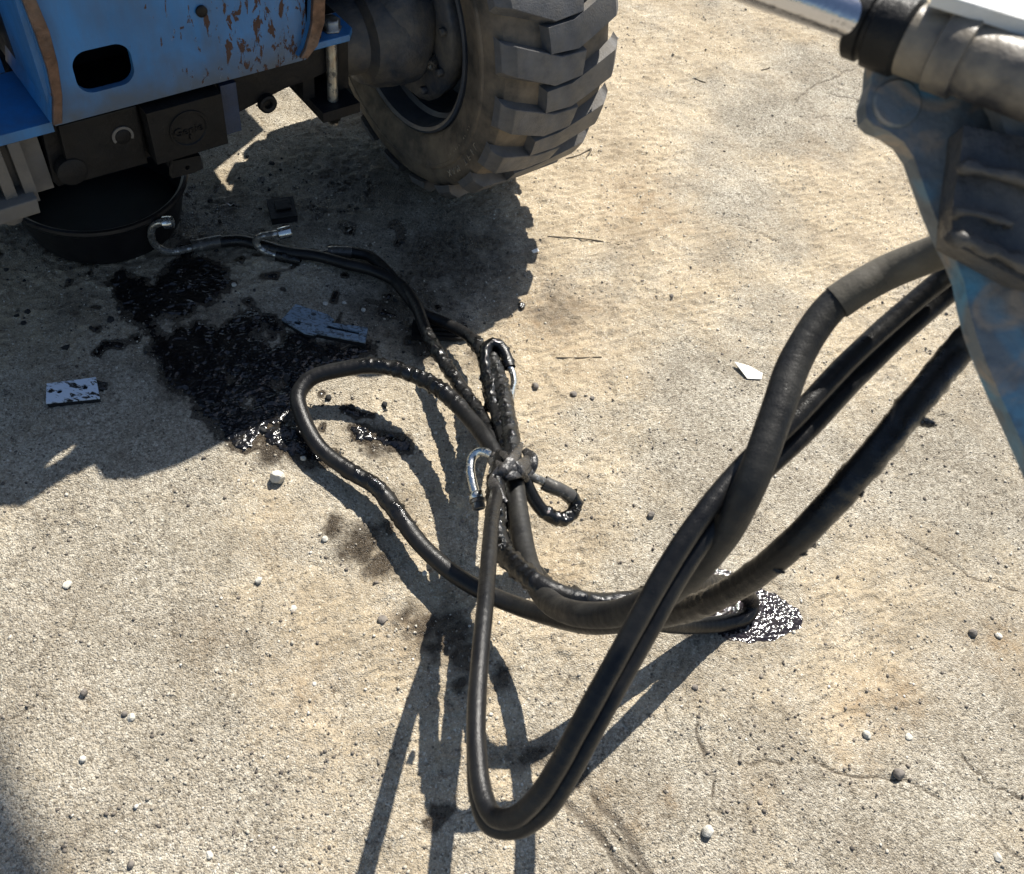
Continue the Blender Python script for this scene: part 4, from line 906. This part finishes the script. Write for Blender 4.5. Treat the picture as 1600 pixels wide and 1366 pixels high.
# cloth tie round the bundle
tie = empty('rag_tie', tuple(G(795, 735))); tag(tie, 'knotted oil soaked rag binding the hose bundle together', 'rag'); o3 = np.array(tie.location)
def rag(lst, w, th, seed):
    S = spline(np.array([tuple(G(a[0], a[1], a[2]) - o3) + (a[3],) for a in lst]), .003); C = S[:, :3]; W_ = S[:, 3] * w; n_ = 15; V = []
    T = np.gradient(C, axis=0); T /= np.linalg.norm(T, axis=1)[:, None]; view = -ray(795, 735); view /= np.linalg.norm(view)
    for i in range(len(C)):
        s = np.cross(T[i], view); s /= np.linalg.norm(s); nn = np.cross(s, T[i])
        for j in range(n_):
            a = 2 * math.pi * j / n_; q = C[i] + s * W_[i] * math.cos(a) + nn * th * math.sin(a)
            V.append(q)
    V = np.array(V); m_ = len(C)
    nz = vnoise(V[:, 0] * 70, V[:, 1] * 70, V[:, 2] * 70, seed) * .0028 + vnoise(V[:, 0] * 200, V[:, 1] * 200, V[:, 2] * 200, seed) * .0024
    V = V + nz[:, None] * view[None]
    i, j = np.meshgrid(np.arange(m_ - 1), np.arange(n_), indexing='ij'); k = (j + 1) % n_
    F = np.stack([i * n_ + j, (i + 1) * n_ + j, (i + 1) * n_ + k, i * n_ + k], -1).reshape(-1, 4)
    return mesh_np('rag_wrap', V, F)
for k_, (lst_, w_) in enumerate((
        ([(766, 716, .215, .8), (774, 726, .262, .9), (790, 733, .292, 1.1), (808, 731, .290, 1.2), (822, 722, .262, 1.1), (829, 712, .225, .7)], .011),
        ([(768, 732, .205, .7), (776, 740, .262, .9), (792, 744, .288, 1.0), (810, 740, .284, 1.0), (824, 732, .255, 1.0), (830, 722, .22, .7)], .009),
        ([(776, 704, .22, .7), (786, 712, .262, .9), (800, 724, .293, 1.0), (814, 738, .285, 1.0), (824, 750, .24, .7)], .008),
        ([(814, 694, .235, .5), (808, 706, .272, .9), (797, 722, .300, 1.0), (785, 738, .296, 1.0), (775, 752, .262, .7)], .010),
        ([(820, 704, .228, .6), (830, 718, .245, 1.2), (828, 734, .242, 1.0), (816, 744, .25, .5)], .012),
        ([(784, 734, .295, 1.0), (775, 744, .285, .9), (772, 758, .305, 1.0), (780, 772, .318, .8), (792, 786, .318, .35)], .011))):
    obj('wrap' if k_ < 5 else 'loose_end', rag(lst_, w_, .0045, 401 + k_), M['rag'], tie, True)
# grease clots hanging on the hoses
def clot(px, py, h, r, sc=(1, 1, 1), seed=0, label=None):
    bm = bmesh.new(); bmesh.ops.create_icosphere(bm, subdivisions=4, radius=1)
    co = np.array([v.co[:] for v in bm.verts]); f = 1 + .45 * vnoise(co[:, 0] * 1.7 + seed, co[:, 1] * 1.7, co[:, 2] * 1.7 + 9, 500 + seed) + .25 * vnoise(co[:, 0] * 5 + seed, co[:, 1] * 5, co[:, 2] * 5 + 9, 510 + seed)
    co = co * f[:, None] * r * np.array(sc)
    for v, c in zip(bm.verts, co): v.co = c
    bm.faces.ensure_lookup_table(); me = bm_mesh('grease_clot', bm)
    return me
def put_clot(parent, o3, px, py, h, r, sc, seed):
    o = obj('grease_clot', clot(px, py, h, r, sc, seed), M['goo'], parent, True); o.location = tuple(G(px, py, h) - o3); return o
for (px, py, h, r, sc, sd) in ((1432, 655, .94, .011, (1.4, .7, .5), 1), (1322, 783, .86, .007, (1, 1.3, .6), 2), (1262, 848, .80, .009, (1.2, .7, .6), 3), (1250, 864, .79, .007, (1.2, .6, .6), 4), (1218, 893, .755, .005, (1.3, .6, .6), 7), (1345, 768, .875, .005, (.7, 1.3, .6), 8), (1448, 662, .94, .007, (1.6, .5, .5), 9), (1300, 812, .83, .004, (1, 1, 1), 10), (1385, 716, .91, .004, (1, 1, 1), 5)):
    put_clot(right, o3r, px, py, h, r, sc, sd)
for (px, py, h, r, sc, sd) in ((778, 800, .345, .008, (1, 1.2, .8), 11), (785, 850, .37, .008, (.8, 1.4, .8), 12), (830, 902, .38, .009, (1.2, 1, .7), 13)):
    put_clot(loop, o3l, px, py, h, r, sc, sd)
put_clot(h9, o39, 900, 795, .15, .010, (1, 1.1, 1), 14)
for (px, py, h, r, sc, sd) in ((760, 550, .118, .010, (1, .8, .8), 21), (752, 590, .122, .006, (.8, 1.5, .8), 22), (790, 640, .17, .007, (.8, 1.4, .8), 23)):
    put_clot(h6, o36, px, py, h, r, sc, sd)
put_clot(h5, o35, 690, 552, .088, .009, (1, 1, .8), 24)
put_clot(right, o3r, 610, 575, .118, .007, (1.6, .8, .7), 25)

# ================================================================== FOREGROUND ARM
AD = .80
arm = empty('hydraulic_cylinder', tuple(G(1500, 300))); tag(arm, 'worn blue arm bracket with a chromed hydraulic cylinder near the camera', 'hydraulic cylinder'); a3 = np.array(arm.location)
VZ = CR[2]; VX = CR[0]; VY = CR[1]
def A(x, y, d): return DP(x, y, d) - a3
def slab(name, pix, d0, th, mat, bev=.006, tilt=(0, 0), parent=None, holes=()):
    """steel slab: its near face runs through the listed corners, its back face lies th behind, parallel"""
    cx = sum(q[0] for q in pix) / len(pix); cy = sum(q[1] for q in pix) / len(pix)
    nrm = VZ + tilt[0] * VX + tilt[1] * VY; nrm = nrm / np.linalg.norm(nrm); c0 = DP(cx, cy, d0)
    fr = []
    for x, y in pix:
        r = ray(x, y); t = ((c0 - CAMP) @ nrm) / (r @ nrm); fr.append(CAMP + t * r - a3)
    bm = bmesh.new(); a = [bm.verts.new(q) for q in fr]; b = [bm.verts.new(q + nrm * th) for q in fr]; n = len(a)
    bm.faces.new(a); bm.faces.new(b[::-1])
    for i in range(n): bm.faces.new((a[i], b[i], b[(i + 1) % n], a[(i + 1) % n]))
    return obj(name, bm_mesh(name, bm, bev, 3), mat, parent or arm)
slab('bracket_plate', [(1372, 60), (1364, 100), (1362, 128), (1352, 160), (1354, 184), (1366, 196), (1390, 206), (1412, 222), (1428, 246), (1440, 280), (1456, 325), (1474, 368), (1494, 408), (1507, 440), (1514, 480), (1526, 525), (1542, 568), (1564, 620), (1588, 672), (1640, 790), (1800, 1150), (1800, 60), (1600, 20)], .80, .024, M['arm'], .004, (.03, .02))
slab('recess_patch', [(1438, 96), (1460, 86), (1500, 92), (1532, 112), (1520, 124), (1470, 120), (1440, 112)], .792, .010, M['blue2'], .003, (.03, .02))
slab('side_web', [(1380, 74), (1480, 90), (1560, 130), (1640, 190), (1800, 260), (1800, 180), (1640, 110), (1500, 66), (1400, 52)], .765, .030, M['arm_grey'], .008, (.1, -.05))
slab('grey_gusset', [(1490, 100), (1530, 118), (1560, 170), (1574, 215), (1640, 240), (1760, 280), (1760, 170), (1600, 120)], .76, .02, M['arm_grey'], .006, (.1, 0))
slab('valve_block', [(1506, 196), (1600, 215), (1760, 260), (1760, 480), (1600, 440), (1486, 380), (1490, 310), (1500, 250)], .755, .04, M['arm_dark'], .004, (.15, .05))
rg = random.Random(5)
for k, (xa, ya, xb, yb, rr) in enumerate([(1512, 262, 1640, 300, .0045), (1500, 330, 1580, 350, .003), (1492, 372, 1650, 436, .005)]):   # greasy pipes along the valve block
    pa, pb = A(xa, ya, .751), A(xb, yb, .749)
    obj('block_pipe', tube_me('block_pipe', [tuple(pa + VZ * .01), tuple(pa), tuple((pa + pb) / 2 + VY * .002), tuple(pb), tuple(pb + VZ * .01)], rr, 12, .006, [(0, .95, 1.2)], 50 + k), M['arm_dark'], arm)
obj('pivot_boss', lathe_me('pivot_boss', [(0, .0001), (0, .020), (.002, .022), (.006, .0225)], A(1404, 160, .796), VZ, 36), M['arm'], arm, True)
# cylinder: chromed rod, gland, barrel
P0 = A(1366, 42, .79); P1 = A(1100, -56, .74); P2 = A(1700, 160, .72)
dr = (P1 - P0) / np.linalg.norm(P1 - P0); db = (P2 - P0) / np.linalg.norm(P2 - P0)
L_ = np.linalg.norm(P1 - P0)
obj('piston_rod', lathe_me('piston_rod', [(-.02, .0001), (-.02, .0178), (L_ + .3, .0178), (L_ + .3, .0001)], P0, dr, 48), M['chrome'], arm, True)
obj('gland', lathe_me('gland', [(-.018, .0001), (-.018, .028), (-.015, .032), (-.004, .032), (-.002, .029), (.002, .029), (.004, .0335), (.030, .0335), (.034, .030), (.034, .0001)], P0, db, 48), M['black2'], arm, True)
LB = np.linalg.norm(P2 - P0)
tp_ = [G(1462, -12, 1.37) - a3, G(1600, 30, 1.37) - a3, G(1780, 86, 1.37) - a3, G(1780, 40, 1.37) - a3, G(1600, -10, 1.37) - a3, G(1475, -44, 1.37) - a3]
obj('highlight_plate', bm_mesh('highlight_plate', prism_bm([(q[0], q[1]) for q in tp_], 1.37 - .012, 1.37, FR_XY), .002), M['pale'], arm)  # pale plate added to make the bright sunlit strip over the barrel
obj('cylinder_barrel', lathe_me('cylinder_barrel', [(.034, .030), (.060, .030), (.062, .034), (.085, .034), (.087, .030), (LB + .4, .030), (LB + .4, .0001)], P0, db, 48), M['barrel'], arm, True)

# ================================================================== SMALL THINGS ON THE GROUND
def ground_plate(name, label, cat, corners, th, mat, mat_side=None, holes=(), bend=None, z=.004):
    """flat steel piece lying on the ground; corners in ground pixels"""
    pts = [G(*c, z + th) for c in corners]; c0 = np.mean(pts, 0); root = empty(name, (c0[0], c0[1], 0)); tag(root, label, cat)
    hh = max(hgt(c0[0], c0[1]), 0)
    poly = [(q[0] - c0[0], q[1] - c0[1]) for q in pts]
    hl = []
    for (px, py, r) in holes:
        q = G(px, py, z + th); hl.append(circ(q[0] - c0[0], q[1] - c0[1], r, 16))
    hl += [[(G(a, b, z + th)[0] - c0[0], G(a, b, z + th)[1] - c0[1]) for a, b in s] for s in (bend or [])]
    obj('steel_plate', bm_mesh('steel_plate', prism_bm(poly, z + hh + th, z + hh + th - .005, FR_XY, hl), 0 if hl else .0012), mat, root)
    obj('lower_layer', bm_mesh('lower_layer', prism_bm([(a * .985, b * .985) for a, b in poly], z + hh + th - .0052, .0015, FR_XY)), M['dark'], root)
    return root, c0, hh
r, c0, hh = ground_plate('metal_plate', 'pale scraped metal plate with two holes lying alone at left', 'metal plate', [(73, 600), (150, 590), (156, 622), (72, 630)], .014, M['plate_pale'], holes=[(93, 612, .006), (133, 606, .006)])
obj('grease_clot', clot(0, 0, 0, .013, (1.1, .9, .6), 61), M['goo'], r, True).location = tuple(G(156, 603, .008) - np.array([c0[0], c0[1], 0]))
r, c0, hh = ground_plate('metal_plate', 'dark square metal block in the shadow beside the wheel', 'metal plate', [(416, 312), (458, 307), (465, 338), (424, 344)], .016, M['black'])
obj('raised_pad', bm_mesh('raised_pad', prism_bm([(q[0] - c0[0], q[1] - c0[1]) for q in [G(428, 316, .02), G(452, 313, .02), (G(455, 327, .02)), G(432, 331, .02)]], .021, .026, FR_XY), .002), M['black2'], r)
r, c0, hh = ground_plate('metal_plate', 'oily blue painted plate with a small slot in the oil spill', 'metal plate', [(440, 500), (462, 476), (512, 492), (522, 500), (492, 524), (476, 521)], .013, M['plate_blue'], bend=[[(461, 502), (471, 504), (468, 509), (459, 506)]])
r, c0, hh = ground_plate('metal_plate', 'long slotted steel plate half coated in oil in the spill', 'metal plate', [(491, 520), (500, 502), (575, 512), (571, 535)], .013, M['plate_blue'], bend=[[(508, 512), (512, 509), (562, 519), (560, 523)]], z=.006)
r, c0, hh = ground_plate('metal_plate', 'dark clamp plate lying under the two black hoses', 'metal plate', [(643, 508), (646, 499), (730, 508), (735, 524), (720, 529), (643, 526)], .010, M['black2'])
for k in range(3):
    y_ = 507 + 6 * k
    pts_ = [G(662 + 4 * k, y_ + 1, .016) - np.array([c0[0], c0[1], 0]), G(722, y_ + 6, .016) - np.array([c0[0], c0[1], 0])]
    obj('rib', tube_me('rib', [tuple(pts_[0]), tuple((pts_[0] + pts_[1]) / 2), tuple(pts_[1])], .003, 8, .01), M['black'], r)

def rock_me(r, seed, sub=3, flat=.75, rough=.3):
    bm = bmesh.new(); bmesh.ops.create_icosphere(bm, subdivisions=sub, radius=1); co = np.array([v.co[:] for v in bm.verts])
    rg = np.random.default_rng(seed)
    for _ in range(7):                               # chip flat facets off
        d = rg.normal(size=3); d /= np.linalg.norm(d); k = co @ d; lim = rg.uniform(.68, .93); co = co - np.clip(k - lim, 0, None)[:, None] * d
    co = co * (1 + rough * .3 * vnoise(co[:, 0] * 3 + seed, co[:, 1] * 3, co[:, 2] * 3 + 5, 600))[:, None]; co[:, 2] *= flat; co[:, 0] *= rg.uniform(.8, 1.1); co *= r
    for v, c in zip(bm.verts, co): v.co = c
    return bm_mesh('stone', bm)
STONES = [
    (434, 752, .0165, 'stone', 'largest white stone left of the hose loop beside the damp patch', 1.1),
    (474, 719, .007, 'stone', 'small white stone lying against the shadow of the loop hose', .9),
    (405, 909, .0085, 'stone', 'flat white pebble standing alone below the damp patch', .7),
    (508, 845, .0075, 'stone', 'white pebble at the edge of the grey damp patch', .8),
    (458, 952, .008, 'stone', 'flattish pale pebble just below the damp patch', .55),
    (663, 899, .007, 'stone', 'pale pebble in the shadow under the long hose', .8),
    (598, 971, .011, 'stone_dark', 'dark brown pebble left of the crossing hose shadows', .6),
    (1104, 1301, .0125, 'stone', 'white topped angular stone at bottom right near the ruts', .9),
    (1353, 1149, .0095, 'stone', 'pale stone resting on the rusty brown stain', .7),
    (1420, 1152, .0085, 'stone', 'pale pebble beside the rusty brown stain', .5),
    (1402, 1211, .0125, 'stone_dark', 'dark oval pebble sitting on the long crack', .8),
    (1558, 1340, .0085, 'stone', 'white pebble in the bottom right corner', .6),
    (1519, 990, .010, 'stone_dark', 'dark upright pebble near the right edge', 1.0),
    (1560, 994, .008, 'stone', 'pale pebble beside the dark upright one near the right edge', .6),
    (1016, 806, .010, 'stone_dark', 'brown pebble left of the U hose foot', .8),
    (806, 901, .008, 'stone', 'pale pebble inside the bend of the oily hoses', .7),
    (836, 604, .009, 'stone_dark', 'brown pebble on the sand right of the bright tube', .8),
    (896, 617, .0085, 'stone_dark', 'grey oval pebble in the row right of the bundle', .7),
    (925, 623, .006, 'stone_dark', 'small dark pebble at the end of the pebble row', .8),
    (1049, 463, .007, 'stone_dark', 'dark pebble alone on the sand left of the high hose', .8),
    (442, 738, .004, 'stone', 'tiny white chip behind the largest white stone', .8),
    (205, 1121, .0075, 'stone', 'pair pebble with grey top at lower left', .9),
    (195, 1116, .0055, 'stone_dark', 'small dark pebble touching the grey one at lower left', .9),
    (130, 1187, .0065, 'stone', 'bright pebble with a black shadow at lower left', .9),
    (132, 1083, .0078, 'stone_dark', 'greenish brown pebble above the bright one at lower left', .9),
    (327, 1336, .008, 'stone', 'flat tan pebble near the bottom edge', .6),
    (205, 1351, .007, 'stone_dark', 'dark pebble pressed against the bottom edge', .8),
    (106, 915, .009, 'stone', 'low pale pebble in the sunlit gravel at left', .4),
    (366, 447, .007, 'stone', 'larger of the pale pebbles above the oily plates', .7),
    (508, 475, .008, 'stone', 'flat pale chip above the slotted plate', .4),
    (538, 474, .006, 'stone', 'round pale pebble above the slotted plate', .7),
    (568, 485, .006, 'stone', 'white pebble at the right end above the slotted plate', .7),
    (1085, 1075, .007, 'stone_dark', 'dark pebble between the two curved hose shadows', .7),
    (640, 1105, .004, 'stone', 'tiny pale pebble beside the slanting limb shadow', .7),
]
for i, (px, py, r, mt, lab, fl) in enumerate(STONES):
    g = G(px, py); o = obj('stone', rock_me(r * 1.0, 900 + i, 3, fl), M[mt]); o.location = (g[0], g[1] , hgt(g[0], g[1]) + r * fl * .55); o.rotation_euler = (0, 0, i * 1.3); tag(o, lab, 'stone', 'loose stones')
# twigs and scraps
for lst, r, lab in (([(856, 368, .004), (890, 370, .006), (930, 374, .006), (968, 378, .004)], .003, 'thin brown twig on the sand beyond the tyre shadow'),
                    ([(885, 245, .006), (905, 238, .012), (925, 232, .006), (915, 244, .006)], .0035, 'short curled twig beside the tyre tread'),
                    ([(1190, 110, .004), (1200, 107, .006), (1203, 106, .004)], .004, 'stubby dark stick in the far gravel'),
                    ([(1085, 122, .004), (1095, 126, .005), (1104, 128, .004)], .003, 'short dark stick left of the stubby one'),
                    ([(868, 560, .004), (900, 558, .006), (942, 556, .004)], .0028, 'straight twig on the sand above the pebble row'),
                    ([(523, 549, .006), (535, 542, .010), (548, 537, .007)], .0022, 'pale bent twig lying in the oil spill')):
    pts = path(lst); o3 = np.array([pts[0][0], pts[0][1], 0]); r *= .75
    o = obj('twig', tube_me('twig', [(q[0] - o3[0] + .003 * math.sin(9 * i), q[1] - o3[1] + .004 * math.cos(7 * i), hgt(q[0], q[1]) + r * .6, .6 + .4 * ((i * 7) % 3) / 2) for i, q in enumerate(pts)], r, 8, .006, None, 7), M['wood']); o.location = tuple(o3); tag(o, lab, 'twig')
def scrap(name, pix, z, th, mat, lab, cat):
    pts = [G(a, b, z + th + (.006 if i == 0 else 0)) for i, (a, b) in enumerate(pix)]; c0 = np.mean(pts, 0)
    bm = bmesh.new(); a = [bm.verts.new(q - np.array([c0[0], c0[1], 0])) for q in pts]; b = [bm.verts.new(q - np.array([c0[0], c0[1], th])) for q in pts]; n = len(a)
    bm.faces.new(a); bm.faces.new(b[::-1])
    for i in range(n): bm.faces.new((a[i], b[i], b[(i + 1) % n], a[(i + 1) % n]))
    o = obj(name, bm_mesh(name, bm), mat); o.location = (c0[0], c0[1], hgt(c0[0], c0[1])); tag(o, lab, cat)
scrap('paper_scrap', [(1148, 565), (1170, 571), (1192, 583), (1190, 592), (1168, 591)], .003, .002, M['paper'], 'torn white scrap on the sand left of the high hose', 'scrap')
scrap('paper_scrap', [(831, 390), (840, 386), (843, 391), (834, 394)], .003, .002, M['paper'], 'tiny white scrap at the tyre shadow edge', 'scrap')
o = obj('rubber_chunk', rock_me(.013, 77, 3, .5), M['goo']); g = G(815, 479); o.location = (g[0], g[1], hgt(g[0], g[1]) + .005); tag(o, 'shiny black chunk on brown sand right of the tyre shadow', 'debris')
